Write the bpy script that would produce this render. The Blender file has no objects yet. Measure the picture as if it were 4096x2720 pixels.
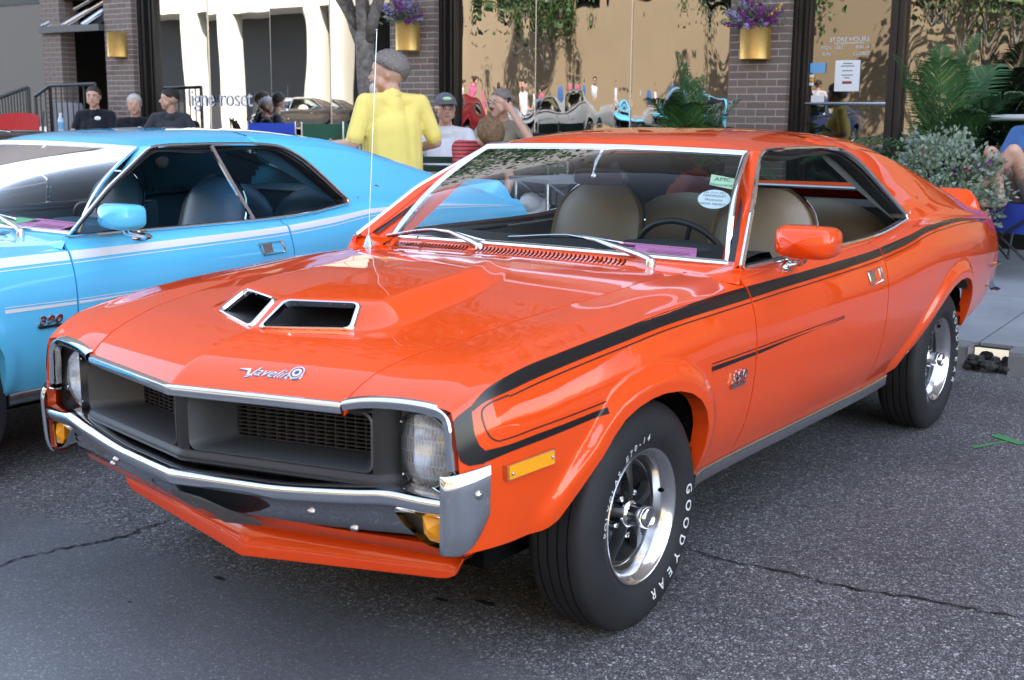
import bpy, bmesh, math, random
import numpy as np
from mathutils import Vector, Matrix, Euler, Quaternion
R_ = math.radians
S = bpy.context.scene
C = S.collection
random.seed(7); rng = np.random.default_rng(7)
# ---------------------------------------------------------------- camera
cd = bpy.data.cameras.new('camera'); cam = bpy.data.objects.new('camera', cd); C.objects.link(cam); S.camera = cam
_yaw, _pit, _rol = R_(215.2455), R_(-10.4335), R_(.5096)
_f = Vector((math.cos(_yaw)*math.cos(_pit), math.sin(_yaw)*math.cos(_pit), math.sin(_pit)))
_r = _f.cross(Vector((0, 0, 1))).normalized(); _u = _r.cross(_f)
_r2 = math.cos(_rol)*_r + math.sin(_rol)*_u; _u2 = -math.sin(_rol)*_r + math.cos(_rol)*_u
cam.matrix_world = Matrix(((_r2.x, _u2.x, -_f.x, 2.8316), (_r2.y, _u2.y, -_f.y, 2.3873), (_r2.z, _u2.z, -_f.z, 1.3975), (0, 0, 0, 1)))
cd.sensor_fit = 'HORIZONTAL'; cd.sensor_width = 36; cd.lens = 36*4883.9/4096
cd.clip_start = .05; cd.clip_end = 600
cd.dof.use_dof = True; cd.dof.focus_distance = 4.4; cd.dof.aperture_fstop = 7.1
# ---------------------------------------------------------------- light: the sun stands behind the shops, the street lies in their open shade
SUN_EL, SUN_AZ = R_(48), R_(138)          # azimuth of the direction towards the sun, counter-clockwise from +x
w = bpy.data.worlds.new('World'); S.world = w; w.use_nodes = True
nt = w.node_tree; nt.nodes.clear()
sky = nt.nodes.new('ShaderNodeTexSky'); sky.sky_type = 'NISHITA'; sky.sun_disc = False
sky.sun_elevation = SUN_EL; sky.sun_rotation = R_(90) - SUN_AZ
sky.air_density = 1.0; sky.dust_density = .5; sky.ozone_density = 1; sky.altitude = 200
bg = nt.nodes.new('ShaderNodeBackground'); bg.inputs['Strength'].default_value = .15
out = nt.nodes.new('ShaderNodeOutputWorld')
hs = nt.nodes.new('ShaderNodeHueSaturation'); hs.inputs['Saturation'].default_value = .62
nt.links.new(sky.outputs[0], hs.inputs['Color']); nt.links.new(hs.outputs[0], bg.inputs['Color']); nt.links.new(bg.outputs[0], out.inputs['Surface'])
sd = bpy.data.lights.new('sun', 'SUN'); sd.energy = 4.2; sd.angle = R_(.53); sd.color = (1, .94, .85)
sun = bpy.data.objects.new('sun', sd); C.objects.link(sun)
_sd = Vector((math.cos(SUN_AZ)*math.cos(SUN_EL), math.sin(SUN_AZ)*math.cos(SUN_EL), math.sin(SUN_EL)))
sun.rotation_euler = (-_sd).to_track_quat('-Z', 'Y').to_euler()
vs = S.view_settings; vs.view_transform = 'Standard'; vs.look = 'None'; vs.gamma = 1; vs.use_curve_mapping = False
vs.exposure = 2.4
S.render.engine = 'CYCLES'
cy = S.cycles; cy.max_bounces = 8; cy.diffuse_bounces = 4; cy.glossy_bounces = 4; cy.transparent_max_bounces = 14; cy.transmission_bounces = 4
cy.use_denoising = True; cy.sample_clamp_indirect = 6
cy.caustics_reflective = False; cy.caustics_refractive = False
# ---------------------------------------------------------------- helpers
def tag(o, label=None, cat=None, group=None, kind=None):
    if label: o['label'] = label
    if cat: o['category'] = cat
    if group: o['group'] = group
    if kind: o['kind'] = kind
    return o
def empty(name, loc=(0, 0, 0), rz=0, label=None, cat=None, group=None):
    o = bpy.data.objects.new(name, None); C.objects.link(o); o.location = loc; o.rotation_euler = (0, 0, rz)
    o.empty_display_size = .1
    return tag(o, label, cat, group)
def link(name, me, parent=None, mat=None):
    o = bpy.data.objects.new(name, me); C.objects.link(o)
    if parent: o.parent = parent
    return o
def copy_tree(o, parent=None, mats=None):
    c = o.copy(); C.objects.link(c)
    if parent: c.parent = parent
    if mats and c.type == 'MESH':
        for s in c.material_slots:
            if s.material and s.material.name in mats:
                m = mats[s.material.name]; s.link = 'OBJECT'; s.material = m
    for ch in list(o.children): copy_tree(ch, c, mats)
    return c
class MB:
    """collects polygons and links them as one mesh object"""
    def __init__(s): s.V = []; s.F = []; s.M = []; s.n = 0
    def add(s, V, F, mi=0):
        V = np.asarray(V, float).reshape(-1, 3); s.V.append(V)
        s.F += [tuple(int(i) + s.n for i in f) for f in F]; s.M += [mi]*len(F); s.n += len(V); return s
    def grid(s, P, mi=0, flip=False, cu=False, cv=False, keep=None):
        P = np.asarray(P, float); n, m = P.shape[:2]; F = []
        for i in range(n if cu else n - 1):
            for j in range(m if cv else m - 1):
                a, b, c, d = i*m + j, ((i+1) % n)*m + j, ((i+1) % n)*m + (j+1) % m, i*m + (j+1) % m
                if keep is not None and not keep[i, j]: continue
                F.append((a, d, c, b) if flip else (a, b, c, d))
        return s.add(P, F, mi)
    def box(s, lo, hi, mi=0, M=None, bev=0):
        lo = np.array(lo, float); hi = np.array(hi, float)
        V = np.array([[x, y, z] for x in (lo[0], hi[0]) for y in (lo[1], hi[1]) for z in (lo[2], hi[2])])
        if M is not None: V = tf(M, V)
        return s.add(V, [(0,1,3,2),(4,6,7,5),(0,4,5,1),(2,3,7,6),(0,2,6,4),(1,5,7,3)], mi)
    def tube(s, P, r, n=8, mi=0, cap=True, closed=False):
        P = np.asarray(P, float); k = len(P); r = np.broadcast_to(np.asarray(r, float), (k,))
        T = np.gradient(P, axis=0)
        if closed: T = np.roll(P, -1, 0) - np.roll(P, 1, 0)
        T /= np.linalg.norm(T, axis=1)[:, None] + 1e-12
        a = np.array([0, 0, 1.]) if abs(T[0, 2]) < .9 else np.array([1., 0, 0])
        N = np.cross(T[0], a); N /= np.linalg.norm(N); G = np.empty((k, n, 3)); th = np.linspace(0, 2*np.pi, n, endpoint=False)
        for i in range(k):
            N = N - T[i]*(N @ T[i]); N /= np.linalg.norm(N) + 1e-12; B = np.cross(T[i], N)
            G[i] = P[i] + r[i]*(np.cos(th)[:, None]*N + np.sin(th)[:, None]*B)
        b = s.n; s.grid(G, mi, cu=closed, cv=True)
        if cap and not closed:
            s.F += [tuple(b + j for j in range(n)), tuple(b + (k-1)*n + j for j in reversed(range(n)))]; s.M += [mi]*2
        return s
    def sweep(s, P, prof, U=(0, 0, 1), mi=0, closed_prof=False, cap=False, out=None):
        """profile (outward, up) along a path; outward is taken in the plane across the path"""
        P = np.asarray(P, float); T = np.gradient(P, axis=0); T /= np.linalg.norm(T, axis=1)[:, None]
        U = np.asarray(U, float); G = np.empty((len(P), len(prof), 3))
        for i in range(len(P)):
            u = U if U.ndim == 1 else U[i]
            o = np.cross(T[i], u) if out is None else np.asarray(out if np.ndim(out) == 1 else out[i], float)
            o = o/np.linalg.norm(o)
            for j, (a, b) in enumerate(prof): G[i, j] = P[i] + a*o + b*u
        b0 = s.n; m = len(prof); s.grid(G, mi, cv=closed_prof)
        if cap:
            s.F += [tuple(b0 + j for j in range(m)), tuple(b0 + (len(P)-1)*m + j for j in reversed(range(m)))]; s.M += [mi]*2
        return s
    def lathe(s, prof, n=32, mi=0, axis='z', M=None, cap=False):
        """profile (radius, along)"""
        th = np.linspace(0, 2*np.pi, n, endpoint=False); G = np.empty((len(prof), n, 3))
        for i, (r, h) in enumerate(prof):
            a, b = r*np.cos(th), r*np.sin(th)
            G[i] = np.stack({'z': [a, b, np.full(n, h)], 'y': [a, np.full(n, h), b], 'x': [np.full(n, h), a, b]}[axis], 1)
        if M is not None: G = tf(M, G.reshape(-1, 3)).reshape(G.shape)
        b0 = s.n; s.grid(G, mi, cv=True)
        if cap:
            s.F += [tuple(b0 + j for j in range(n)), tuple(b0 + (len(prof)-1)*n + j for j in reversed(range(n)))]; s.M += [mi]*2
        return s
    def ball(s, c, r, n=12, m=8, mi=0, M=None):
        r = np.broadcast_to(np.asarray(r, float), (3,)); ph = np.linspace(0, np.pi, m); th = np.linspace(0, 2*np.pi, n, endpoint=False)
        G = np.stack([np.outer(np.sin(ph), np.cos(th))*r[0], np.outer(np.sin(ph), np.sin(th))*r[1], np.outer(np.cos(ph), np.ones(n))*r[2]], -1)
        G = G.reshape(-1, 3)
        if M is not None: G = tf(M, G)
        return s.grid((G + np.asarray(c, float)).reshape(m, n, 3), mi, cv=True)
    def prism(s, poly, vec, mi=0):
        """closed 3-D outline pushed along vec"""
        A = np.asarray(poly, float); n = len(A); B = A + np.asarray(vec, float)
        return s.add(np.concatenate([A, B]), [tuple(reversed(range(n))), tuple(range(n, 2*n))] + [(i, (i+1) % n, n + (i+1) % n, n + i) for i in range(n)], mi)
    def sym(s):
        """add the mirror image in y"""
        V = np.concatenate(s.V) if s.V else np.zeros((0, 3)); n = len(V)
        s.V = [V, V*np.array([1, -1, 1])]; s.F += [tuple(n + i for i in reversed(f)) for f in s.F]; s.M += s.M; s.n = 2*n
        return s
    def mirrored(s):
        m = MB(); m.V = [v*np.array([1, -1, 1]) for v in s.V]; m.F = [tuple(reversed(f)) for f in s.F]; m.M = list(s.M); m.n = s.n
        return m
    def me(s, name, mats, smooth=True, ang=38, merge=0):
        me = bpy.data.meshes.new(name); V = np.concatenate(s.V)
        me.from_pydata(V.tolist(), [], s.F)
        for m in (mats if isinstance(mats, (list, tuple)) else [mats]): me.materials.append(m)
        if any(s.M): me.polygons.foreach_set('material_index', s.M)
        if merge:
            bm = bmesh.new(); bm.from_mesh(me); bmesh.ops.remove_doubles(bm, verts=bm.verts, dist=merge); bm.to_mesh(me); bm.free()
        if smooth:
            me.polygons.foreach_set('use_smooth', [True]*len(me.polygons))
            if ang < 180: me.set_sharp_from_angle(angle=R_(ang))
        me.update(); return me
    def build(s, name, mats, parent=None, smooth=True, ang=38, merge=0):
        return link(name, s.me(name, mats, smooth, ang, merge), parent)
def tf(M, V):
    M = np.array(M); V = np.asarray(V, float)
    return V @ M[:3, :3].T + M[:3, 3]
def TM(loc=(0, 0, 0), rot=(0, 0, 0), sc=1):
    return Matrix.Translation(loc) @ Euler(rot).to_matrix().to_4x4() @ Matrix.Diagonal((*([sc]*3 if np.isscalar(sc) else sc), 1))
def skirt(P, d):
    """extend a grid by one ring pushed by the vectors d (top, bottom, left, right) so that panel edges have depth"""
    P = np.asarray(P, float); t, b, l, r = d
    if t is not None: P = np.concatenate([P[:1] + np.asarray(t), P], 0)
    if b is not None: P = np.concatenate([P, P[-1:] + np.asarray(b)], 0)
    if l is not None: P = np.concatenate([P[:, :1] + np.asarray(l), P], 1)
    if r is not None: P = np.concatenate([P, P[:, -1:] + np.asarray(r)], 1)
    return P
def lerpP(A, n):
    """resample a polyline to n points evenly by length"""
    A = np.asarray(A, float); s = np.concatenate([[0], np.cumsum(np.linalg.norm(np.diff(A, axis=0), axis=1))]); t = np.linspace(0, s[-1], n)
    return np.stack([np.interp(t, s, A[:, i]) for i in range(A.shape[1])], 1)
def smoothP(A, n):
    A = np.asarray(A, float); s = np.concatenate([[0], np.cumsum(np.linalg.norm(np.diff(A, axis=0), axis=1))]); t = np.linspace(0, s[-1], n)
    k = len(A); M = np.zeros_like(A)
    for i in range(k):
        a, b = max(i-1, 0), min(i+1, k-1); M[i] = (A[b] - A[a])/(s[b] - s[a])
    i = np.clip(np.searchsorted(s, t) - 1, 0, k-2); h = (s[i+1] - s[i]); u = ((t - s[i])/h)[:, None]; h = h[:, None]
    return (1+2*u)*(1-u)**2*A[i] + u*(1-u)**2*h*M[i] + u*u*(3-2*u)*A[i+1] + u*u*(u-1)*h*M[i+1]
_gl = {}
def text_me(txt, size, ext=0, shear=0, bev=0, sp=1, off=0):
    cu = bpy.data.curves.new('t', 'FONT'); cu.body = txt; cu.size = size; cu.extrude = ext; cu.shear = shear; cu.bevel_depth = bev; cu.space_character = sp; cu.offset = off
    cu.resolution_u = 3; cu.align_x = 'CENTER'; cu.align_y = 'CENTER'
    o = bpy.data.objects.new('t', cu); me = bpy.data.meshes.new_from_object(o)
    V = np.array([v.co[:] for v in me.vertices]) if len(me.vertices) else np.zeros((0, 3)); F = [tuple(p.vertices) for p in me.polygons]
    bpy.data.objects.remove(o); bpy.data.curves.remove(cu); bpy.data.meshes.remove(me)
    return V, F
# ---------------------------------------------------------------- materials
def mat(name, col=(.8, .8, .8), rough=.5, metal=0, coat=0, spec=.5, emit=None, noise=None, bump=None, alpha=None, sheen=0):
    """plain principled material; noise = (scale, amount) mottles the colour, bump = (scale, strength) gives fine relief"""
    m = bpy.data.materials.new(name); m.use_nodes = True; t = m.node_tree; b = t.nodes['Principled BSDF']
    b.inputs['Base Color'].default_value = (*col, 1); b.inputs['Roughness'].default_value = rough; b.inputs['Metallic'].default_value = metal
    b.inputs['Coat Weight'].default_value = coat; b.inputs['Coat Roughness'].default_value = .025; b.inputs['Specular IOR Level'].default_value = spec
    if sheen: b.inputs['Sheen Weight'].default_value = sheen
    if noise or bump:
        tc = t.nodes.new('ShaderNodeTexCoord')
    if noise:
        n = t.nodes.new('ShaderNodeTexNoise'); n.inputs['Scale'].default_value = noise[0]; n.inputs['Detail'].default_value = 5
        r = t.nodes.new('ShaderNodeMapRange'); r.inputs['From Min'].default_value = .3; r.inputs['From Max'].default_value = .7
        r.inputs['To Min'].default_value = 1 - noise[1]; r.inputs['To Max'].default_value = 1 + noise[1]
        v = t.nodes.new('ShaderNodeVectorMath'); v.operation = 'SCALE'; v.inputs[0].default_value = col
        t.links.new(tc.outputs['Object'], n.inputs['Vector']); t.links.new(n.outputs['Fac'], r.inputs['Value'])
        t.links.new(r.outputs[0], v.inputs['Scale']); t.links.new(v.outputs[0], b.inputs['Base Color'])
    if bump:
        n = t.nodes.new('ShaderNodeTexNoise'); n.inputs['Scale'].default_value = bump[0]; n.inputs['Detail'].default_value = 4
        p = t.nodes.new('ShaderNodeBump'); p.inputs['Strength'].default_value = bump[1]; p.inputs['Distance'].default_value = .01
        t.links.new(tc.outputs['Object'], n.inputs['Vector']); t.links.new(n.outputs['Fac'], p.inputs['Height']); t.links.new(p.outputs[0], b.inputs['Normal'])
    return m
def glass(name, tint, base, rough=0, wav=None, fres=1.45):
    """thin pane: tinted see-through mixed with a mirror reflection; base = least share of reflection"""
    m = bpy.data.materials.new(name); m.use_nodes = True; t = m.node_tree; t.nodes.clear()
    o = t.nodes.new('ShaderNodeOutputMaterial'); mx = t.nodes.new('ShaderNodeMixShader'); tr = t.nodes.new('ShaderNodeBsdfTransparent'); g = t.nodes.new('ShaderNodeBsdfGlossy')
    tr.inputs[0].default_value = (*tint, 1); g.inputs['Roughness'].default_value = rough; g.inputs['Color'].default_value = (1, 1, 1, 1)
    fr = t.nodes.new('ShaderNodeFresnel'); fr.inputs['IOR'].default_value = fres
    ad = t.nodes.new('ShaderNodeMath'); ad.operation = 'ADD'; ad.use_clamp = True; ad.inputs[1].default_value = base
    t.links.new(fr.outputs[0], ad.inputs[0]); t.links.new(ad.outputs[0], mx.inputs[0]); t.links.new(tr.outputs[0], mx.inputs[1]); t.links.new(g.outputs[0], mx.inputs[2])
    if wav:
        tc = t.nodes.new('ShaderNodeTexCoord'); mp = t.nodes.new('ShaderNodeMapping'); mp.inputs['Scale'].default_value = wav[2]
        n = t.nodes.new('ShaderNodeTexNoise'); n.inputs['Scale'].default_value = wav[0]; n.inputs['Detail'].default_value = 1.0
        p = t.nodes.new('ShaderNodeBump'); p.inputs['Strength'].default_value = 1; p.inputs['Distance'].default_value = wav[1]
        t.links.new(tc.outputs['Object'], mp.inputs[0]); t.links.new(mp.outputs[0], n.inputs['Vector']); t.links.new(n.outputs['Fac'], p.inputs['Height'])
        t.links.new(p.outputs[0], g.inputs['Normal'])
    t.links.new(mx.outputs[0], o.inputs[0]); return m
def lamp_lens():
    """fluted sealed-beam glass: clear, slightly milky ribs"""
    m = bpy.data.materials.new('lamp_lens'); m.use_nodes = True; t = m.node_tree; t.nodes.clear(); L = t.links.new; N = t.nodes.new
    o = N('ShaderNodeOutputMaterial'); tr = N('ShaderNodeBsdfTransparent'); tr.inputs[0].default_value = (.93, .95, .97, 1); d = N('ShaderNodeBsdfDiffuse'); d.inputs[0].default_value = (.75, .8, .85, 1); g = N('ShaderNodeBsdfGlossy'); g.inputs['Roughness'].default_value = .04
    tc = N('ShaderNodeTexCoord'); br = N('ShaderNodeTexBrick'); mp = N('ShaderNodeSeparateXYZ'); cb = N('ShaderNodeCombineXYZ'); L(tc.outputs['Object'], mp.inputs[0]); L(mp.outputs['Y'], cb.inputs[0]); L(mp.outputs['Z'], cb.inputs[1]); L(cb.outputs[0], br.inputs['Vector'])
    br.inputs['Scale'].default_value = 1; br.inputs['Brick Width'].default_value = .009; br.inputs['Row Height'].default_value = .030; br.inputs['Mortar Size'].default_value = .0012; br.inputs['Color1'].default_value = (.22,.22,.22,1); br.inputs['Color2'].default_value = (.36,.36,.36,1); br.inputs['Mortar'].default_value = (.50,.50,.50,1)
    m1 = N('ShaderNodeMixShader'); L(br.outputs['Color'], m1.inputs[0]); L(tr.outputs[0], m1.inputs[1]); L(d.outputs[0], m1.inputs[2]); m2 = N('ShaderNodeMixShader'); m2.inputs[0].default_value = .10; L(m1.outputs[0], m2.inputs[1]); L(g.outputs[0], m2.inputs[2]); L(m2.outputs[0], o.inputs[0]); return m
ORANGE = (.90, .078, .004); BLUE = (.13, .62, .96)
M = {}
M['paint'] = mat('orange_paint', ORANGE, .38, coat=1, spec=.1)
M['blue_paint'] = mat('blue_paint', BLUE, .38, coat=1, spec=.1)
M['black_paint'] = mat('black_paint', (.012, .012, .014), .3, coat=1)
M['maroon_paint'] = mat('maroon_paint', (.16, .006, .012), .3, coat=1)
M['navy_paint'] = mat('navy_paint', (.012, .05, .16), .3, coat=1)
M['silver_paint'] = mat('silver_paint', (.45, .47, .5), .3, metal=.4, coat=1)
M['stripe'] = mat('black_stripe', (.010, .010, .011), .22, spec=.5)
M['white_stripe'] = mat('white_stripe', (.82, .84, .84), .25, spec=.5)
M['chrome'] = mat('chrome', (.80, .81, .83), .045, metal=1)
M['dchrome'] = mat('dull_metal', (.55, .56, .58), .22, metal=1)
M['polish'] = mat('polished_steel', (.78, .78, .79), .16, metal=1)
M['black'] = mat('satin_black', (.016, .016, .018), .42)
M['grey'] = mat('charcoal_grey', (.055, .057, .06), .48)
M['mesh'] = mat('grille_bars', (.03, .03, .032), .45)
M['dark'] = mat('cavity_black', (.004, .004, .004), .9, spec=.1)
M['gap'] = mat('gap_dark', (.02, .006, .004), .8, spec=.1)
M['rubber'] = mat('tyre_rubber', (.022, .022, .024), .62, spec=.35, bump=(180, .06), noise=(9, .18))
M['letter'] = mat('white_letter', (.78, .78, .76), .6)
M['wheelblack'] = mat('wheel_black', (.018, .018, .02), .32)
M['amber'] = mat('amber_lens', (1.0, .40, .008), .3, spec=.6)
M['plate'] = mat('plate_grey', (.16, .165, .165), .5, noise=(30, .12))
M['seat'] = mat('tan_vinyl', (.25, .20, .14), .42, bump=(60, .05))
M['seat_blue'] = mat('blue_vinyl', (.035, .10, .19), .36, bump=(60, .05))
M['trim'] = mat('olive_trim', (.07, .078, .070), .5)
M['trim_blue'] = mat('blue_trim', (.03, .085, .13), .5)
M['dash'] = mat('dash_pad', (.028, .031, .030), .55, bump=(120, .1))
M['pink'] = mat('pink_paper', (.90, .30, .58), .6)
M['green_paper'] = mat('green_paper', (.25, .75, .35), .6)
M['ink'] = mat('ink', (.12, .03, .08), .7)
M['sticker_green'] = mat('sticker_green', (.55, .80, .50), .5)
M['sticker_white'] = mat('sticker_white', (.72, .82, .85), .5)
M['sticker_ink'] = mat('sticker_ink', (.06, .12, .14), .6)
M['red'] = mat('badge_red', (.22, .015, .02), .3, coat=.5)
M['navy'] = mat('badge_blue', (.02, .05, .25), .3, coat=.5)
M['lampglass'] = lamp_lens()
M['reflector'] = mat('lamp_reflector', (.86, .88, .9), .28, metal=1)
M['wsglass'] = glass('windscreen_glass', (.74, .80, .80), .0, 0, fres=1.10)
M['sideglass'] = glass('side_glass', (.50, .60, .60), .0, 0, fres=1.12)
# ---------------------------------------------------------------- shape of the coupe (x forward, y to its left, z up)
def PC(xs, ys):
    """monotone cubic through points"""
    xs = np.asarray(xs, float); ys = np.asarray(ys, float)
    if xs[0] > xs[-1]: xs, ys = xs[::-1], ys[::-1]
    h = np.diff(xs); d = np.diff(ys) / h
    m = np.zeros(len(xs)); m[0], m[-1] = d[0], d[-1]
    for i in range(1, len(xs) - 1):
        if d[i-1] * d[i] > 0:
            w1, w2 = 2*h[i] + h[i-1], h[i] + 2*h[i-1]
            m[i] = (w1 + w2) / (w1/d[i-1] + w2/d[i])
    def f(x):
        x = np.clip(np.asarray(x, float), xs[0], xs[-1])
        i = np.clip(np.searchsorted(xs, x) - 1, 0, len(h) - 1)
        t = (x - xs[i]) / h[i]
        return ((1+2*t)*(1-t)**2*ys[i] + t*(1-t)**2*h[i]*m[i] + t*t*(3-2*t)*ys[i+1] + t*t*(t-1)*h[i]*m[i+1])
    return f
def sst(a, b, x):
    t = np.clip((np.asarray(x, float) - a) / (b - a), 0, 1)
    return t*t*(3-2*t)

HD = PC([0,.04,.10,.16,.25,.35,.45,.55,.65,.75,.85,.95,1.05,1.15,1.3,1.5], [.733,.764,.795,.812,.830,.842,.855,.866,.874,.882,.889,.897,.904,.910,.914,.916])
YG = PC([.80,.75,.7,.6,.5,.4,.3,.1,-.1,-.3,-.55,-.75], [.473,.482,.49,.51,.538,.554,.566,.582,.597,.609,.625,.64])
def XF(y): return .916 - .245*np.abs(y)
MW = PC([.66,.55,.4,.2,0,-.2,-.38,-.5], [.27,.285,.30,.285,.25,.175,.08,.0])
MH = PC([.62,.4,.2,0,-.2,-.4,-.5], [.052,.052,.052,.047,.034,.012,0])
def ZH(x, y):
    """hood height"""
    x = np.asarray(x, float); ay = np.abs(y)
    d = XF(ay) - x
    z = HD(d) + .012*sst(.1, .6, d)*(1 - np.clip(ay/.6, 0, 1)**2)
    ramp = sst(-.012, .118, (.640 - .42*ay) - x)
    w = MW(x)
    return z + MH(x)*ramp*sst(-.05, .045, w - ay)*np.where(x < -.5, 0, 1)
def ZG(x): return ZH(x, YG(x))

YM = PC([.78,.75,.69,.585,.4,.1,-.3,-.62,-1.2,-1.8,-2.4,-2.9,-3.3,-3.6,-3.86], [.755,.770,.795,.825,.850,.870,.877,.872,.882,.888,.890,.878,.848,.812,.770])
ZP = PC([.78,.74,.69,.585,.118,-.143,-.367,-.62,-1.2,-1.8,-2.03,-2.3,-2.45,-2.75,-3.2,-3.86], [.728,.745,.772,.807,.858,.872,.884,.886,.899,.907,.926,.952,.958,.952,.926,.886])
PRO_H = np.array([0,-.02,-.05,-.10,-.17,-.25,-.33,-.40,-.47,-.53,-.60,-.68])
PRO_D = np.array([-.045,-.034,-.022,-.008,0,-.001,-.009,-.022,-.045,-.074,-.108,-.15])
ZS = PC([-.55,-.62,-1.2,-1.79,-2.0,-2.25,-2.5,-3.0,-3.4,-3.86], [.938,.938,.939,.943,.953,.985,.992,.968,.936,.896])
YS = PC([-.55,-.62,-1.2,-1.79,-2.25,-2.5,-3.0,-3.4,-3.86], [.803,.802,.802,.792,.785,.788,.775,.752,.718])
ARCH_F = np.array([(.60,.41),(.50,.412),(.445,.432),(.404,.468),(.343,.520),(.295,.560),(.25,.605),(.20,.640),(.14,.660),(.07,.671),(0,.673),(-.08,.664),(-.15,.645),(-.21,.614),(-.255,.572),(-.283,.52),(-.293,.46),(-.298,.40),(-.302,.352),(-.33,.350)])
ARCH_R = np.array([(-2.10,.352),(-2.17,.40),(-2.26,.462),(-2.36,.535),(-2.46,.60),(-2.55,.645),(-2.64,.675),(-2.74,.692),(-2.84,.693),(-2.92,.677),(-2.98,.645),(-3.02,.60),(-3.042,.55),(-3.05,.49),(-3.055,.44),(-3.08,.432)])
BOT = PC([.78,.6], [.41,.41])
def ZLO(x):
    """lower edge of the body side, wheel arches included"""
    xs = np.concatenate([[.80], ARCH_F[:,0], [-1.2], ARCH_R[:,0], [-3.2,-3.48,-3.75,-3.86,-3.95]])
    zs = np.concatenate([[.412], ARCH_F[:,1], [.350], ARCH_R[:,1], [.440,.478,.537,.575,.60]])
    return np.interp(-np.asarray(x, float), -xs, zs)
_sec = {}
def SEC(x, kind):
    """dense cross-section (y, z) from the top down; kind 'f' fender, 'd' door, 'q' quarter below the crease"""
    k = (round(float(x), 4), kind)
    if k in _sec: return _sec[k]
    ym, zp = float(YM(x)), float(ZP(x)); yp = ym - .045
    fr = float(sst(.45, .75, x))
    pd = PRO_D*(1 - .45*fr)
    yp = ym + pd[0]
    if kind == 'f':
        yg, zg = float(YG(x)), float(ZG(x))
        pts = [(yg, zg), (yg + .4*(yp-yg), zg + .36*(zp-zg) + .004), (yg + .8*(yp-yg), zg + .80*(zp-zg) + .002)]
    elif kind == 'd':
        ys, zs = float(YS(x)), float(ZS(x))
        pts = [(ys, zs), (ys + .004, zs - .35*(zs-zp)), (ys + .25*(yp-ys), zp + .38*(zs-zp))]
    else:
        pts = []
    pts += [(ym + d, zp + h) for h, d in zip(PRO_H, pd)]
    pts = np.array(pts)
    s = np.concatenate([[0], np.cumsum(np.hypot(*np.diff(pts, axis=0).T))])
    n = 260
    t = np.linspace(0, s[-1], n)
    out = np.stack([PC(s, pts[:,0])(t), PC(s, pts[:,1])(t)], 1)
    ip = int(np.argmin(np.abs(t - s[len(pts) - len(PRO_H)])))
    _sec[k] = (out, ip)
    return _sec[k]
_af = None
def FLARE(x, z):
    """raised lip round the wheel arches"""
    global _af
    if _af is None:
        _af = []
        for A in (ARCH_F[2:-2], ARCH_R[1:-1]):
            t = np.linspace(0, len(A)-1, 90)
            _af.append(np.stack([np.interp(t, range(len(A)), A[:,0]), np.interp(t, range(len(A)), A[:,1])], 1))
    x = np.asarray(x, float); z = np.asarray(z, float)
    o = np.zeros(np.broadcast(x, z).shape)
    for A in _af:
        d = np.min(np.hypot(x[..., None] - A[:,0], z[..., None] - A[:,1]), -1)
        o = np.maximum(o, .020*(1 - sst(.028, .085, d)))
    return o
def YAT(x, z):
    """half-width of the body side at (x, z)"""
    x = np.atleast_1d(np.asarray(x, float)); z = np.atleast_1d(np.asarray(z, float)); o = np.zeros(len(x))
    for i in range(len(x)):
        kind = 'f' if x[i] > -.615 else 'd'
        s, ip = SEC(x[i], kind)
        if kind == 'f': ip = max(ip - 60, 0)
        else: ip = 0
        o[i] = np.interp(-z[i], -s[ip:,1], s[ip:,0])
    return o + FLARE(x, z)
# ---------------------------------------------------------------- the orange coupe
def path_on_side(pts, off):
    P = np.array(pts, float); return np.stack([P[:,0], YAT(P[:,0], P[:,1]) + off, P[:,1]], 1)
def strip_side(xs, zt, zb, off, rows=4):
    """sheet lying on the body side between two height curves"""
    xs = np.asarray(xs, float); zt = np.asarray(zt, float); zb = np.asarray(zb, float); G = np.empty((len(xs), rows, 3))
    for j in range(rows):
        z = zt + (zb - zt)*j/(rows-1); G[:, j] = np.stack([xs, YAT(xs, z) + off, z], 1)
    return G
def both(fn, name, mats, root, **k):
    """the same part on both flanks"""
    m = MB(); fn(m); o = m.build(name, mats, root, **k); p = m.mirrored().build(name, mats, root, **k); return o, p

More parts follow.
